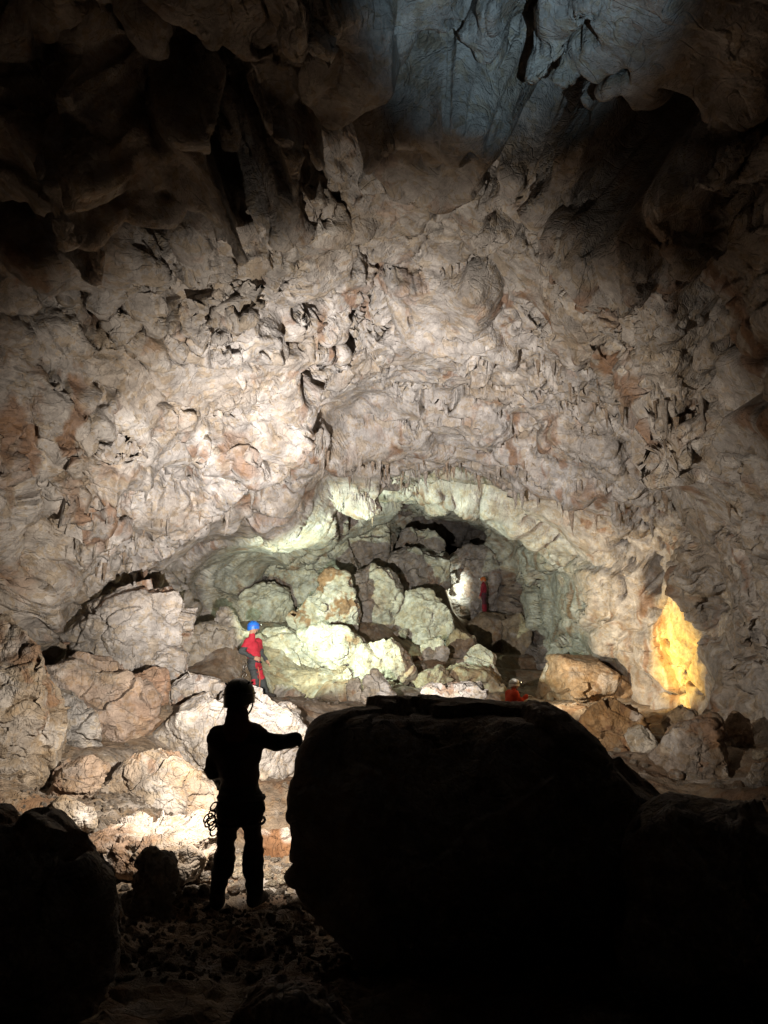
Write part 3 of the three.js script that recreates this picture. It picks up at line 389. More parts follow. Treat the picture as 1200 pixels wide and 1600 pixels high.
{
  const r = rng(77);
  for (const [px, py, d, s] of [[418, 1352, 7.4, 0.13], [432, 1345, 7.6, 0.16], [447, 1356, 7.3, 0.2], [425, 1366, 7.2, 0.1], [455, 1345, 7.5, 0.22], [372, 1366, 7.0, 0.16], [366, 1392, 6.75, 0.12], [378, 1380, 6.9, 0.14], [372, 1350, 7.3, 0.18], [300, 1392, 6.7, 0.2], [318, 1378, 6.9, 0.15], [272, 1385, 6.6, 0.2], [455, 1382, 6.8, 0.09]]) { const p = at(px, py, d); looseStone(p.x, p.z, s, Math.floor(r() * 5), 'small angular stone on the lit floor around the dark caver\'s feet', 'stones by the dark caver\'s feet', r); }
  for (let i = 0; i < 60; i++) { const z = -5.6 - r() * 3.4, x = -2.7 + r() * 2.6; looseStone(x, z, 0.07 + r() * r() * 0.16, Math.floor(r() * 5), 'small angular stone on the lit floor around the dark caver\'s feet', 'stones by the dark caver\'s feet', r); }
  for (let i = 0; i < 46; i++) { const z = -20 - r() * 9, x = -1.2 + r() * 6.6 + (z + 20) * 0.03; if (x > 2.6 && z > -24) continue; looseStone(x, z, 0.22 + r() * r() * 0.5, Math.floor(r() * 5), 'small angular stone in the gaps of the far rock pile', 'stones of the far rock pile', r); }
  for (let i = 0; i < 34; i++) { const z = -7.2 - r() * 8, x = -2.6 - r() * 3.2 + (z + 7) * 0.16; looseStone(x, z, 0.12 + r() * r() * 0.3, Math.floor(r() * 5), 'small tan stone lying between the boulders of the near slope', 'stones of the near slope', r); }
  for (let i = 0; i < 24; i++) { const z = -11 - r() * 5, x = 3.2 + r() * 3.2; looseStone(x, z, 0.12 + r() * r() * 0.35, Math.floor(r() * 5), 'small brown stone at the foot of the yellow lit wall', 'stones under the yellow lit wall', r); }
  const peb = new THREE.InstancedMesh(STONES[1], M.rock, 6500), m4 = new THREE.Matrix4(), q = new THREE.Quaternion(), e = new THREE.Euler(); peb.name = 'pebbles'; tag(peb, 'fine rubble and pebbles scattered over the cave floor', 'pebbles', null, 'stuff');
  for (let i = 0; i < 6500; i++) { const near = i < 4500, z = near ? -5.4 - r() * 4.5 : -9 - r() * 20, x = near ? -3.6 + r() * 4 : -4.5 + r() * 10, s = 0.02 + r() * r() * r() * 0.1 * (near ? 1 : 1.6); e.set(r() * 6, r() * 6, r() * 6); q.setFromEuler(e); m4.compose(new THREE.Vector3(x, floorAt(x, z) + s * 0.15, z), q, new THREE.Vector3(s, s * 0.7, s)); peb.setMatrixAt(i, m4); }
  peb.castShadow = peb.receiveShadow = true; scene.add(peb);
}
// stalactites along the brow of the arch and in the dripstone patches: parts of the wall
{
  const r = rng(55), SH = [0, 1, 2].map((k) => {
    const pts = []; for (let i = 0; i <= 9; i++) { const t = i / 9; pts.push(new THREE.Vector2(Math.max(0.004, 0.16 * (1 - t) ** (0.7 + 0.25 * k) + 0.012 * Math.sin(t * 19 + k)), -t)); }
    const g = new THREE.LatheGeometry(pts, 7), P = g.attributes.position; for (let i = 0; i < P.count; i++) { const t = -P.getY(i), b = noise(k * 3, t * 2.5, 1) * 0.1 * t; P.setX(i, P.getX(i) + b); P.setZ(i, P.getZ(i) + noise(k, t * 3, 9) * 0.08 * t); } g.computeVertexNormals();
    const K = new Float32Array(P.count * 3), c = [[0.6, 0.55, 0.5], [0.55, 0.44, 0.34], [0.62, 0.59, 0.55]][k]; for (let i = 0; i < P.count; i++) { const n = 1 + noise(P.getX(i) * 9, P.getY(i) * 12, k) * 0.2; K.set(c.map((v) => v * n), i * 3); } g.setAttribute('color', new THREE.BufferAttribute(K, 3)); return g;
  });
  const hang = (px, py, len, r0 = 3.9, r1 = 8.2) => { const s = onSkin(px, py, r0, r1), i = s.i * 3, m = mesh('stalactite', SH[Math.floor(r() * 3)], M.rock, shell.wall); m.position.set(shell.P[i] + s.n.x * 0.02, shell.P[i + 1] + len * 0.16, shell.P[i + 2] + s.n.z * 0.05); const th = 0.45 + r() * 0.35; m.scale.set(len * th, len, len * th); m.rotation.y = r() * 6.28; };
  // the fringe under the brow: from places that overhang
  const fringe = (c0, c1, r0, r1, n, lo, hi) => { const { C, rt, ct, NN, P } = shell; let made = 0; for (let t = 0; t < 4000 && made < n; t++) { const a = r() * rt.length | 0, b = r() * ct.length | 0; if (rt[a] < r0 || rt[a] > r1 || ct[b] < c0 || ct[b] > c1) continue; const i = (a * C + b) * 3; if (NN[i + 1] > -0.45) continue; const len = lo + r() * r() * (hi - lo), m = mesh('stalactite', SH[Math.floor(r() * 3)], M.rock, shell.wall), th = 0.5 + r() * 0.5; m.position.set(P[i], P[i + 1] + len * 0.12, P[i + 2]); m.scale.set(len * th, len, len * th); m.rotation.y = r() * 6.28; made++; } };
  fringe(6, 9.4, 4.1, 4.8, 80, 0.25, 0.85); fringe(9.4, 13, 3.95, 4.8, 60, 0.2, 0.7); fringe(3, 6, 4.4, 5.2, 40, 0.2, 0.7); fringe(12, 17, 4.3, 6, 60, 0.2, 0.8);
  for (let i = 0; i < 20; i++) { const t = r(), x = 330 + t * 165; hang(x, 782 - t * 85 - r() * 16, 0.2 + r() * r() * 0.5, 3.92, 4.3); }
  for (let i = 0; i < 9; i++) hang(490 + r() * 14, 675 + r() * 25, 0.3 + r() * 0.4, 4.2, 5.4);
  for (let i = 0; i < 40; i++) hang(520 + r() * 220, 735 + r() * 50, 0.2 + r() * r() * 0.5, 3.9, 4.3);
  for (let i = 0; i < 22; i++) hang(180 + r() * 160, 730 + r() * 70, 0.12 + r() * 0.3, 4.2, 5.6);
  for (let i = 0; i < 22; i++) hang(820 + r() * 150, 555 + r() * 60, 0.15 + r() * r() * 0.5, 4.8, 7);
  for (let i = 0; i < 22; i++) hang(1050 + r() * 90, 540 + r() * 90, 0.2 + r() * r() * 0.7, 4.8, 7.4);
  for (let i = 0; i < 22; i++) hang(820 + r() * 220, 710 + r() * 60, 0.1 + r() * 0.25, 4.2, 5.6);
  for (let i = 0; i < 18; i++) hang(20 + r() * 150, 790 + r() * 60, 0.12 + r() * 0.3, 4.4, 5.8);
}

// ------------------------------------------------------------------ cavers
// bones: [a, ra, b, rb, id]; one smooth skin over all of them (surface nets on a grid)
const V = (x, y, z) => new THREE.Vector3(x, y, z);
function skin(bones, cell, k, colourOf, wrinkle = 0) {
  const lo = V(1e9, 1e9, 1e9), hi = V(-1e9, -1e9, -1e9);
  for (const b of bones) for (const [p, q] of [[b[0], b[1]], [b[2], b[3]]]) { lo.min(V(p.x - q, p.y - q, p.z - q)); hi.max(V(p.x + q, p.y + q, p.z + q)); }
  lo.subScalar(cell * 3 + k * 0.4); hi.addScalar(cell * 3 + k * 0.4);
  const nx = Math.ceil((hi.x - lo.x) / cell), ny = Math.ceil((hi.y - lo.y) / cell), nz = Math.ceil((hi.z - lo.z) / cell), Fd = new Float32Array(nx * ny * nz).fill(9), Id = new Int16Array(nx * ny * nz), Bd = new Float32Array(nx * ny * nz).fill(9);
  bones.forEach((b, n) => {
    const [a, ra, c, rb] = b, ux = c.x - a.x, uy = c.y - a.y, uz = c.z - a.z, L = ux * ux + uy * uy + uz * uz + 1e-9, m = Math.max(ra, rb) + k + cell * 3, rg = (e, ne) => [Math.max(0, Math.floor((Math.min(a[e], c[e]) - m - lo[e]) / cell)), Math.min(ne - 1, Math.ceil((Math.max(a[e], c[e]) + m - lo[e]) / cell))];
    const [x0, x1] = rg('x', nx), [y0, y1] = rg('y', ny), [z0, z1] = rg('z', nz);
    for (let z = z0; z <= z1; z++) for (let y = y0; y <= y1; y++) for (let x = x0; x <= x1; x++) {
      const px = lo.x + x * cell - a.x, py = lo.y + y * cell - a.y, pz = lo.z + z * cell - a.z, t = Math.max(0, Math.min(1, (px * ux + py * uy + pz * uz) / L)), d = Math.hypot(px - ux * t, py - uy * t, pz - uz * t) - (ra + (rb - ra) * t), i = (z * ny + y) * nx + x, f = Fd[i];
      if (d < Bd[i]) { Bd[i] = d; Id[i] = n; }
      const h = Math.max(k - Math.abs(f - d), 0) / k; Fd[i] = Math.min(f, d) - h * h * k * 0.25;
    }
  });
  if (wrinkle) for (let z = 0; z < nz; z++) for (let y = 0; y < ny; y++) for (let x = 0; x < nx; x++) { const i = (z * ny + y) * nx + x; if (Math.abs(Fd[i]) < 0.08 && bones[Id[i]][4] !== 'head' && bones[Id[i]][4] !== 'hand') { const X = lo.x + x * cell, Y = lo.y + y * cell, Z = lo.z + z * cell; Fd[i] += wrinkle * (Math.abs(noise(X * 7, Y * 16, Z * 7)) * 1.4 + noise(X * 4, Y * 4, Z * 4) - 0.3); } }
  const vi = new Int32Array(nx * ny * nz).fill(-1), P = [], K = [], I = [], at3 = (x, y, z) => Fd[(z * ny + y) * nx + x];
  for (let z = 0; z < nz - 1; z++) for (let y = 0; y < ny - 1; y++) for (let x = 0; x < nx - 1; x++) {
    let sx = 0, sy = 0, sz = 0, n = 0;
    const edge = (ax, ay, az, bx, by, bz) => { const f = at3(x + ax, y + ay, z + az), g = at3(x + bx, y + by, z + bz); if ((f < 0) !== (g < 0)) { const t = f / (f - g); sx += ax + (bx - ax) * t; sy += ay + (by - ay) * t; sz += az + (bz - az) * t; n++; } };
    edge(0, 0, 0, 1, 0, 0); edge(0, 1, 0, 1, 1, 0); edge(0, 0, 1, 1, 0, 1); edge(0, 1, 1, 1, 1, 1); edge(0, 0, 0, 0, 1, 0); edge(1, 0, 0, 1, 1, 0); edge(0, 0, 1, 0, 1, 1); edge(1, 0, 1, 1, 1, 1); edge(0, 0, 0, 0, 0, 1); edge(1, 0, 0, 1, 0, 1); edge(0, 1, 0, 0, 1, 1); edge(1, 1, 0, 1, 1, 1);
    if (!n) continue; const i = (z * ny + y) * nx + x; vi[i] = P.length / 3; const X = lo.x + (x + sx / n) * cell, Y = lo.y + (y + sy / n) * cell, Z = lo.z + (z + sz / n) * cell; P.push(X, Y, Z); K.push(...colourOf(bones[Id[i]][4], X, Y, Z));
  }
  const quad = (a, b, c, d, flip) => { if (a < 0 || b < 0 || c < 0 || d < 0) return; flip ? I.push(a, c, b, a, d, c) : I.push(a, b, c, a, c, d); }, S = nx * ny;
  for (let z = 1; z < nz - 1; z++) for (let y = 1; y < ny - 1; y++) for (let x = 1; x < nx - 1; x++) {
    const i = (z * ny + y) * nx + x, f = Fd[i] < 0;
    if (f !== Fd[i + 1] < 0) quad(vi[i], vi[i - nx], vi[i - nx - S], vi[i - S], f);
    if (f !== Fd[i + nx] < 0) quad(vi[i], vi[i - S], vi[i - S - 1], vi[i - 1], f);
    if (f !== Fd[i + S] < 0) quad(vi[i], vi[i - 1], vi[i - 1 - nx], vi[i - nx], f);
  }
  const g = new THREE.BufferGeometry(); g.setAttribute('position', new THREE.BufferAttribute(new Float32Array(P), 3)); g.setAttribute('color', new THREE.BufferAttribute(new Float32Array(K), 3)); g.setIndex(new THREE.BufferAttribute(new Uint32Array(I), 1)); g.computeVertexNormals();
  return boxUV(g, 2);
}
function frame(fwd, up) { const f = fwd.clone().normalize(), s = f.clone().cross(up).normalize(), u = s.clone().cross(f); return { f, s, u, p: (o, a, b, c) => o.clone().addScaledVector(f, a).addScaledVector(s, b).addScaledVector(u, c) }; }
// a hand: palm and five fingers; f along the fingers, up = back of the hand, side +1 when the thumb lies towards f x up
function handBones(w, f, up, side, curl) {
  const q = frame(f, up), b = []; b.push([w, 0.028, q.p(w, 0.045, side * 0.012, 0), 0.026, 'hand'], [q.p(w, 0.03, side * -0.016, 0), 0.024, q.p(w, 0.085, side * -0.026, 0), 0.018, 'hand'], [q.p(w, 0.03, side * 0.018, 0), 0.024, q.p(w, 0.09, side * 0.026, 0), 0.018, 'hand'], [q.p(w, 0.05, 0, 0), 0.022, q.p(w, 0.092, 0, 0.002), 0.018, 'hand']);
  [[0.03, 0.072, 0.03], [0.01, 0.08, 0.01], [-0.01, 0.075, -0.012], [-0.029, 0.06, -0.036]].forEach(([o, len, spread]) => { let p = q.p(w, 0.088, side * o, 0), a = curl * 0.5; for (let k = 0; k < 3; k++) { const l = len * [0.46, 0.3, 0.24][k], n = q.p(p, l * Math.cos(a), side * spread * 0.3, -l * Math.sin(a)); b.push([p, 0.0098 - k * 0.0008, n, 0.0092 - k * 0.001, 'hand']); p = n; a += curl * 0.8; } });
  let p = q.p(w, 0.03, side * 0.03, -0.006); for (let k = 0; k < 3; k++) { const n = q.p(p, 0.024, side * (0.02 - 0.007 * k), -0.008 - 0.006 * k * curl); b.push([p, 0.013 - k * 0.0015, n, 0.0115 - k * 0.0015, 'hand']); p = n; }
  return b;
}
function headBones(c, fwd) {                                // c = middle of the head
  const q = frame(fwd, V(0, 1, 0)), P = (a, b, y) => q.p(c, a, b, y);
  return [[P(-0.02, 0, 0.03), 0.088, P(0.015, 0, 0.035), 0.082, 'head'], [P(0.03, 0, -0.03), 0.062, P(0.045, 0, -0.075), 0.04, 'head'], [P(0.055, 0.022, -0.03), 0.035, P(0.055, -0.022, -0.03), 0.035, 'head'], [P(0.092, 0, 0.008), 0.009, P(0.108, 0, -0.026), 0.014, 'head'], [P(0.086, 0.02, -0.058), 0.01, P(0.086, -0.02, -0.058), 0.01, 'head'], [P(0.08, 0.035, 0.03), 0.012, P(0.08, -0.035, 0.03), 0.012, 'head'], [P(-0.005, 0.085, 0.015), 0.014, P(-0.012, 0.082, -0.02), 0.01, 'head'], [P(-0.005, -0.085, 0.015), 0.014, P(-0.012, -0.082, -0.02), 0.01, 'head'], [P(-0.01, 0, -0.04), 0.058, P(-0.03, 0, -0.15), 0.06, 'head']];
}
const SKINC = [0.42, 0.24, 0.16];
function caver(name, label, base, J, look, cell) {
  const g = new THREE.Group(); g.name = numbered(name); g.position.copy(base); scene.add(g); tag(g, label, 'person', 'cavers exploring the chamber');
  const L = (p) => p.clone().sub(base), j = Object.fromEntries(Object.entries(J).map(([k, v]) => [k, v.isVector3 && !['face', 'rf', 'lf', 'ru', 'lu', 'toeR', 'toeL'].includes(k) ? L(v) : v]));
  const mid = (a, b, t = 0.5) => a.clone().lerp(b, t), sw = look.w ?? 1, b = [];
  const neck = j.head.clone().add(V(0, -0.2, 0)), chest = mid(j.shR, j.shL).add(V(0, -0.12, 0)), pelvis = mid(j.hipR, j.hipL).add(V(0, 0.04, 0)), waist = mid(chest, pelvis, 0.6);
  b.push([mid(neck, chest, 0.3), 0.06, chest, 0.12, 'torso'], [mid(j.shR, chest, 0.25), 0.1 * sw, mid(j.shR, waist, 0.75), 0.115 * sw, 'torso'], [mid(j.shL, chest, 0.25), 0.1 * sw, mid(j.shL, waist, 0.75), 0.115 * sw, 'torso'], [chest, 0.13 * sw, waist, 0.125 * sw, 'torso'], [waist, 0.125 * sw, pelvis, 0.13 * sw, 'pelvis'], [j.shR, 0.07 * sw, j.shL, 0.07 * sw, 'torso'], [mid(waist, j.hipR, 0.6), 0.11 * sw, j.hipR, 0.1 * sw, 'pelvis'], [mid(waist, j.hipL, 0.6), 0.11 * sw, j.hipL, 0.1 * sw, 'pelvis']);
  for (const s of ['R', 'L']) {
    b.push([j['sh' + s], 0.073 * sw, j['el' + s], 0.054 * sw, 'upper_arm'], [j['el' + s], 0.054 * sw, j['wr' + s], 0.038 * sw, 'forearm'], [mid(j['el' + s], j['wr' + s], 0.75), 0.045 * sw, mid(j['el' + s], j['wr' + s], 0.93), 0.045 * sw, 'forearm']);
    b.push([j['hip' + s], 0.096 * sw, j['kn' + s], 0.07 * sw, 'thigh' + s], [j['kn' + s], 0.073 * sw, mid(j['kn' + s], j['an' + s], 0.35), 0.07 * sw, 'shin' + s], [mid(j['kn' + s], j['an' + s], 0.35), 0.07 * sw, j['an' + s], 0.06 * sw, 'shin' + s]);
  }
  b.push([j.head.clone().add(V(0, -0.11, 0)).addScaledVector(J.face, -0.025), 0.078 * (look.collar ?? 0.8), neck.clone().add(V(0, -0.04, 0)).addScaledVector(J.face, -0.02), 0.1 * (look.collar ?? 0.8), 'collar']);
  const parts = [skin(b, cell, 0.045, look.colour(base), look.wrinkle ?? 0.012), skin(headBones(j.head, J.face), Math.min(cell, 0.007), 0.025, () => look.skin ?? SKINC)];
  for (const s of ['R', 'L']) parts.push(skin(handBones(j['wr' + s], J[s === 'R' ? 'rf' : 'lf'], J[s === 'R' ? 'ru' : 'lu'], (s === 'R' ? -1 : 1), look['curl' + s] ?? 0.5), Math.min(cell * 0.5, 0.005), 0.012, () => look.glove ?? SKINC));
  const body = mesh('body', mergeGeometries(parts), M.cloth, g);
  // boots
  for (const s of ['R', 'L']) { const a = j['an' + s], t = J['toe' + s], gb = skin([[a.clone().add(V(0, 0.08, 0)), 0.06, a.clone().add(V(0, -0.03, 0)), 0.055, 'boot'], [a.clone().addScaledVector(t, -0.04).add(V(0, -0.05, 0)), 0.045, a.clone().addScaledVector(t, 0.17).add(V(0, -0.055, 0)), 0.04, 'boot'], [a.clone().add(V(0, -0.02, 0)), 0.052, a.clone().addScaledVector(t, 0.11).add(V(0, -0.04, 0)), 0.045, 'boot']], 0.012, 0.03, () => [0.022, 0.018, 0.015]); mesh('boot', gb, M.cloth, g); }
  // eyes
  const q = frame(J.face, V(0, 1, 0)); for (const s of [1, -1]) { const e = mesh('eye', new THREE.SphereGeometry(0.011, 10, 8), M.plain(0.3, 0.28, 0.26, 0.2), g); e.position.copy(q.p(j.head, 0.083, 0.032 * s, 0.008)); }
  // helmet: shell with a brim, two side vents, chin strap, lamp
  const tilt = look.helmetTilt ?? 0.1, hg = new THREE.Group(); hg.name = 'helmet'; g.add(hg); hg.position.copy(q.p(j.head, -0.005, 0, 0.035)); hg.lookAt(hg.position.clone().add(base).add(q.f)); hg.rotateX(-tilt);
  const prof = []; for (let i = 0; i <= 16; i++) { const a = i / 16 * Math.PI / 2; prof.push(new THREE.Vector2(Math.max(0.0005, Math.sin(a) * 0.128), Math.cos(a) * 0.125)); } prof.push(new THREE.Vector2(0.129, -0.03), new THREE.Vector2(0.127, -0.058), new THREE.Vector2(0.13, -0.066), new THREE.Vector2(0.126, -0.07), new THREE.Vector2(0.118, -0.06), new THREE.Vector2(0.114, 0));
  const hs = new THREE.LatheGeometry(prof, 40); { const P = hs.attributes.position; for (let i = 0; i < P.count; i++) { const x = P.getX(i), y = P.getY(i), z = P.getZ(i), a = Math.atan2(x, z); P.setXYZ(i, x * (0.9), y - (y < 0.03 && z < 0 ? 0.025 * Math.min(1, -z * 9) : 0) + (y > 0 ? 0.006 * Math.max(0, Math.cos(a * 5)) * Math.min(1, Math.hypot(x, z) * 12) : 0), z * 1.08); } hs.computeVertexNormals(); }
  const shellM = new THREE.MeshPhysicalMaterial({ color: new THREE.Color().setRGB(...look.helmet), roughness: 0.4, clearcoat: 0.3 }); mesh('helmet_shell', hs, shellM, hg);
  for (const [a, e] of [[0.9, 0.7], [-0.9, 0.7], [1.6, 0.75], [-1.6, 0.75], [2.4, 0.7], [-2.4, 0.7]]) { const vm = mesh('vent', new THREE.CapsuleGeometry(0.008, 0.03, 3, 8), M.black, hg); vm.position.set(Math.sin(a) * Math.cos(e) * 0.115, Math.sin(e) * 0.122, Math.cos(a) * Math.cos(e) * 0.137); vm.rotation.set(0, a, 0); vm.rotateX(Math.PI / 2 - 0.7); }
  const band = new THREE.TorusGeometry(0.129, 0.007, 6, 36); band.rotateX(Math.PI / 2); band.scale(0.93, 1, 1.09); mesh('helmet_band', band, look.band ? M.plain(...look.band, 0.5) : M.black, hg).position.y = 0.004;
  const strap = new THREE.TubeGeometry(new THREE.CatmullRomCurve3([V(0.11, -0.03, 0.02), V(0.092, -0.1, 0.04), V(0, -0.175, 0.07), V(-0.092, -0.1, 0.04), V(-0.11, -0.03, 0.02)]), 24, 0.007, 6); mesh('chin_strap', strap, M.strap, hg);
  const lb = new THREE.CapsuleGeometry(0.022, 0.03, 4, 12); lb.rotateZ(Math.PI / 2); const lampBody = mesh('headlamp', lb, M.black, hg); lampBody.position.set(0, 0.03, 0.15);
  const rim = new THREE.CylinderGeometry(0.021, 0.019, 0.016, 18); rim.rotateX(Math.PI / 2); mesh('lamp_rim', rim, M.metal, lampBody).position.z = 0.018;
  const lens = new THREE.SphereGeometry(0.018, 14, 8, 0, 6.2832, 0, Math.PI / 2); lens.scale(1, 0.45, 1); lens.rotateX(Math.PI / 2);
  const gm = new THREE.MeshStandardMaterial({ color: 0x222222, emissive: new THREE.Color().setRGB(...(look.lampColour ?? [1, 1, 1])), emissiveIntensity: look.glow ?? 3 }); mesh('lamp_lens', lens, gm, lampBody).position.z = 0.026;
  // sit harness and its gear
  const hv = mid(pelvis, waist, 0.25), belt = new THREE.TorusGeometry(0.155 * sw, 0.018, 6, 30); belt.rotateX(Math.PI / 2); const side = j.hipR.clone().sub(j.hipL).setY(0).normalize(), dir = Math.atan2(-side.z, side.x); belt.scale(1.1, 1.3, 0.9); const bm = mesh('harness_belt', belt, M.strap, g); bm.position.copy(hv); bm.rotation.y = dir;
  for (const s of ['R', 'L']) { const lg = new THREE.TorusGeometry(0.094 * sw, 0.011, 6, 24); lg.rotateX(Math.PI / 2); const lm = mesh('leg_loop', lg, M.strap, g); lm.position.copy(mid(j['hip' + s], j['kn' + s], 0.28)); lm.quaternion.setFromUnitVectors(V(0, 1, 0), j['hip' + s].clone().sub(j['kn' + s]).normalize()); }
  if (look.gear) for (const [dx, dy, dz, R, k] of look.gear) { const t = new THREE.TorusGeometry(R, 0.0075, 7, 20); t.scale(0.62, 1, 1); const m = mesh('carabiner', t, k ? M.metal : M.black, g); m.position.copy(hv).add(V(dx, dy, dz)); m.rotation.set(0.2, k * 1.3 + dx * 3, dx * 4); }
  if (look.ropeAt) { const pts = look.ropeAt.map(L), c = new THREE.TubeGeometry(new THREE.CatmullRomCurve3(pts), 24, 0.014, 6); mesh('lanyard', c, M.rope, g); }
  g.updateMatrixWorld(true); return { g, lens: lampBody.localToWorld(V(0, 0, 0.07)), lampBody };
}
function beam(from, target, [c, I, deg, pen], size = 1) { const s = new THREE.SpotLight(new THREE.Color().setRGB(...c), I, 0, THREE.MathUtils.degToRad(deg), pen, 2); s.name = 'headlamp_beam'; s.position.copy(from); s.target.position.copy(target); s.castShadow = true; s.shadow.mapSize.set(2048, 2048); s.shadow.radius = size; scene.add(s, s.target); return s; }

// the dark caver in front, back turned, right hand on the huge boulder
{
  const p = (x, y, dz = 0) => at(x, y, 6.4 + dz), f = V(0.25, -0.05, -1).normalize();
  const base = p(368, 1414); base.y = floorAt(base.x, base.z);
  const R = caver('person', 'caver in dark suit standing with back turned, one hand on a huge shadowed boulder', base, {
    head: p(374, 1092, 0.02), face: V(0.42, -0.02, -1).normalize(), shR: p(398, 1148), shL: p(343, 1150), elR: p(430, 1160, -0.05), wrR: p(462, 1156, -0.12), rf: V(0.75, -0.6, 0.2).normalize(), ru: V(0.6, 0.75, 0).normalize(), elL: p(331, 1203, 0.02), wrL: p(348, 1228, 0.2), lf: V(0.6, -0.2, -0.6).normalize(), lu: V(-0.4, 0.8, 0.3).normalize(),
    hipR: p(394, 1262), hipL: p(361, 1262), knR: p(396, 1335, 0.03), knL: p(351, 1338, 0.05), anR: p(398, 1396), anL: p(340, 1400), toeR: V(0.3, 0, -1).normalize(), toeL: V(-0.25, 0, -1).normalize(),
  }, {
    colour: (b0) => (id, X, Y, Z) => id === 'collar' ? [0.1, 0.03, 0.02] : /shin|fore|pelvis/.test(id) ? [0.012, 0.012, 0.014] : [0.03, 0.012, 0.012], helmet: [0.02, 0.035, 0.02], glove: [0.02, 0.018, 0.016], skin: [0.3, 0.14, 0.1], curlR: 0.25, curlL: 0.9, collar: 1, wrinkle: 0.018, w: 1.02, lampColour: LAMP.front_beam[0], glow: 6,
    gear: [[-0.2, -0.06, 0.06, 0.035, 1], [-0.215, -0.12, 0.05, 0.045, 0], [-0.225, -0.17, 0.05, 0.05, 1], [-0.2, -0.2, 0.08, 0.045, 0], [-0.235, -0.14, 0.09, 0.04, 1], [-0.19, -0.24, 0.06, 0.05, 0], [-0.205, -0.16, 0.1, 0.05, 0]],
  }, 0.014);
  beam(R.lens, at(545, 785, 17), LAMP.front_core, 1); beam(R.lens.clone().add(V(0.012, 0, -0.01)), at(600, 850, 17), LAMP.front_beam, 1); beam(R.lens.clone().add(V(0, -0.012, -0.01)), at(320, 1225, 10), LAMP.front_flood, 1);
}
// the caver in a red and black suit and a blue helmet on the lit rocks
{
  const p = (x, y, dz = 0) => at(x, y, 18.4 + dz), base = p(405, 1091);
  const red = [0.42, 0.018, 0.035], blk = [0.045, 0.05, 0.05];
  const R = caver('person_blue_helmet'.replace('_blue_helmet', ''), 'caver in red and black suit and blue helmet, hand on hip, beside the cream boulder', base, {
    head: p(396, 981), face: V(1, -0.05, -0.35).normalize(), shR: p(387, 1003, -0.12), shL: p(403, 1003, 0.18), elR: p(377, 1018, -0.22), wrR: p(396, 1028, -0.28), rf: V(0.9, -0.15, -0.3).normalize(), ru: V(0, 0.5, 1).normalize(), elL: p(408, 1020, 0.26), wrL: p(416, 1032, 0.1), lf: V(0.7, -0.7, 0.2).normalize(), lu: V(0.5, 0.7, -0.3).normalize(),
    hipR: p(395, 1040, -0.1), hipL: p(401, 1040, 0.12), knR: p(399, 1062, -0.12), knL: p(408, 1062, 0.16), anR: p(401, 1083, -0.1), anL: p(416, 1083, 0.18), toeR: V(1, 0, 0.2).normalize(), toeL: V(1, 0, -0.1).normalize(),
  }, {
    colour: (b0) => (id, X, Y, Z) => id === 'forearm' ? blk : id === 'upper_arm' && Y < p(389, 1012).y - b0.y ? blk : id === 'pelvis' ? (X < -0.06 ? blk : red) : /thigh/.test(id) ? (X < -0.07 + (0.75 - Y) * 0.22 ? blk : red) : id === 'shinR' ? (X < -0.05 ? red : blk) : id === 'shinL' ? blk : red,
    helmet: [0.02, 0.16, 0.62], band: [0.1, 0.12, 0.5], wrinkle: 0.022, curlR: 0.4, lampColour: LAMP.blue_helmet[0], glow: 4, w: 1.05, glove: [0.45, 0.26, 0.17],
    gear: [[-0.2, -0.1, 0.1, 0.05, 1], [-0.22, -0.2, 0.1, 0.05, 0], [-0.2, -0.3, 0.1, 0.06, 1]], ropeAt: [p(403, 1042, -0.25), p(406, 1058, -0.3), p(406, 1074, -0.25), p(409, 1080, -0.2)],
  }, 0.016);
  beam(R.lens, at(690, 895, 32), LAMP.blue_helmet, 1);
}
// the far caver on the twin boulders, lamp on the tall pale one
{
  const p = (x, y, dz = 0) => at(x, y, 37.6 + dz), base = p(756, 961), red = [0.22, 0.012, 0.025], dk = [0.08, 0.02, 0.03];
  const R = caver('person', 'small far off caver in dark red suit standing against the tall white lit boulder', base, {
    head: p(755, 906.5), face: V(-1, -0.1, -0.25).normalize(), shR: p(756, 913.5, 0.18), shL: p(755, 913.5, -0.18), elR: p(757, 922, 0.22), wrR: p(754, 930, 0.24), rf: V(-0.2, -1, 0).normalize(), ru: V(1, 0, -0.3).normalize(), elL: p(753, 922, -0.24), wrL: p(750.5, 931, -0.24), lf: V(-0.2, -1, 0).normalize(), lu: V(0.4, 0, 1).normalize(),
    hipR: p(756, 932, 0.1), hipL: p(755.5, 932, -0.1), knR: p(757.5, 945, 0.1), knL: p(756, 945, -0.1), anR: p(758, 957.5, 0.1), anL: p(756, 957.5, -0.1), toeR: V(-1, 0, 0), toeL: V(-1, 0, 0.1).normalize(),
  }, { colour: () => (id) => /thigh|pelvis/.test(id) ? dk : red, helmet: [0.5, 0.14, 0.03], w: 1.05, lampColour: LAMP.far[0], glow: 4 }, 0.02);
  beam(R.lens, at(686, 914, 38.6), LAMP.far, 1);
}
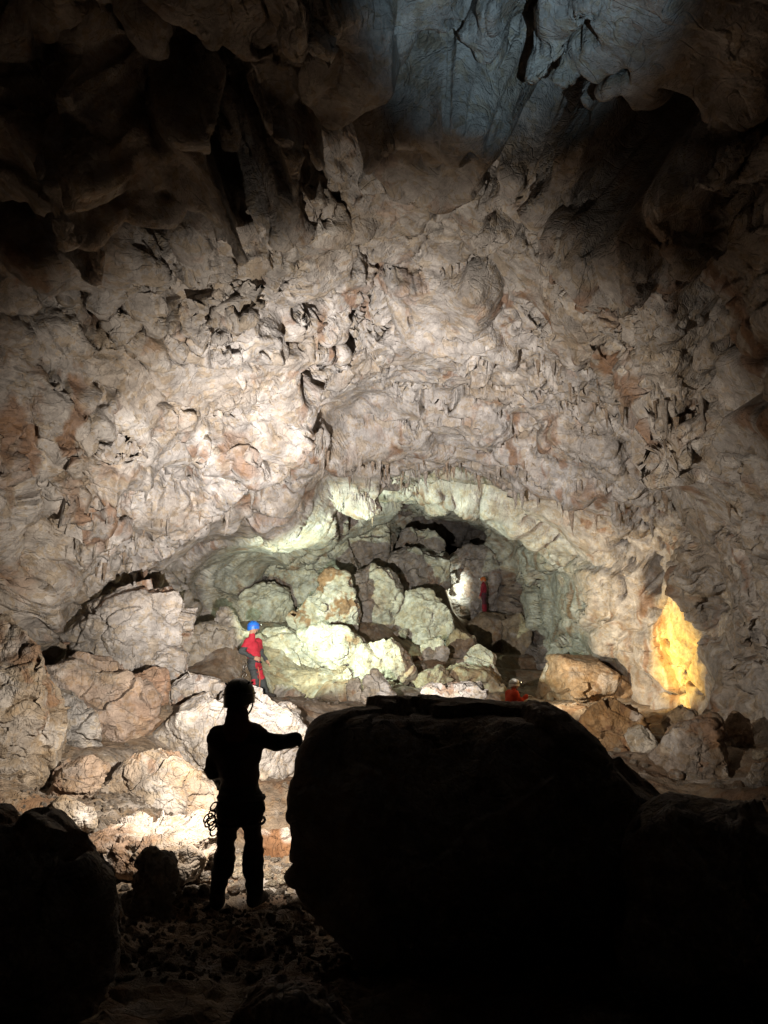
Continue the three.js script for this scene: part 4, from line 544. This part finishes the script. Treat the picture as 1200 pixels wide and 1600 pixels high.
// the caver in orange with a white helmet, half hidden by the huge boulder, lamp on the right-hand wall
{
  const p = (x, y, dz = 0) => at(x, y - 6, 21 + dz), base = p(800, 1162); base.y = floorAt(base.x, base.z); const org = [0.6, 0.05, 0.015];
  const R = caver('person', 'caver in orange suit and white helmet, half hidden behind the huge shadowed boulder', base, {
    head: p(803.5, 1076), face: V(1, -0.12, 0.15).normalize(), shR: p(805, 1089, -0.2), shL: p(795, 1089, 0.16), elR: p(813, 1101, -0.26), wrR: p(823, 1094, -0.2), rf: V(1, 0.1, 0).normalize(), ru: V(0, 1, 0.1).normalize(), elL: p(800, 1105, 0.25), wrL: p(813, 1100, 0.2), lf: V(1, 0, 0).normalize(), lu: V(0, 1, 0).normalize(),
    hipR: p(797, 1122, -0.1), hipL: p(796, 1122, 0.1), knR: p(801, 1142, -0.12), knL: p(799, 1142, 0.12), anR: p(799, 1161, -0.12), anL: p(797, 1161, 0.12), toeR: V(1, 0, 0), toeL: V(1, 0, 0),
  }, { colour: () => () => org, helmet: [0.8, 0.8, 0.76], band: [0.05, 0.05, 0.05], glove: [0.6, 0.52, 0.42], w: 1.1, lampColour: [1, 0.8, 0.45], glow: 6 }, 0.018);
  beam(R.lens, at(1075, 1020, 20.3), LAMP.warm, 1); beam(R.lens.clone().add(V(0.01, 0, 0)), at(975, 985, 22), LAMP.warm_flood, 1);
}
// a cool hand lamp lying on the floor behind the camera, pointed at the ceiling
{
  const x = 1.3, z = 1.2, y = floorAt(x, z) + 0.06, g = new THREE.Group(); g.name = 'hand_lamp'; g.position.set(x, y, z); scene.add(g); tag(g, 'black hand lamp lying on the cave floor, pointed at the ceiling', 'lamp');
  const from = V(x, y, z), to = at(790, -30, 9), dir = to.clone().sub(from).normalize();
  const body = new THREE.LatheGeometry([[0.001, 0], [0.02, 0], [0.02, 0.11], [0.034, 0.14], [0.034, 0.17], [0.029, 0.172], [0.027, 0.16], [0.001, 0.155]].map(([a, b]) => new THREE.Vector2(a, b)), 24), bm = mesh('lamp_body', body, M.black, g); bm.quaternion.setFromUnitVectors(V(0, 1, 0), dir);
  const ln = mesh('lamp_lens', new THREE.CircleGeometry(0.026, 20).rotateX(-Math.PI / 2), new THREE.MeshStandardMaterial({ color: 0x222222, emissive: new THREE.Color().setRGB(...LAMP.ceiling[0]), emissiveIntensity: 4 }), g); ln.quaternion.copy(bm.quaternion); ln.position.copy(dir).multiplyScalar(0.165);
  const st = mesh('stand', new THREE.TorusGeometry(0.05, 0.008, 6, 20).rotateX(Math.PI / 2), M.metal, g); st.position.y = -0.045;
  const b = beam(from.clone().addScaledVector(dir, 0.2), to, LAMP.ceiling, 1); b.name = 'hand_lamp_beam';
}
renderer.render(scene, camera);
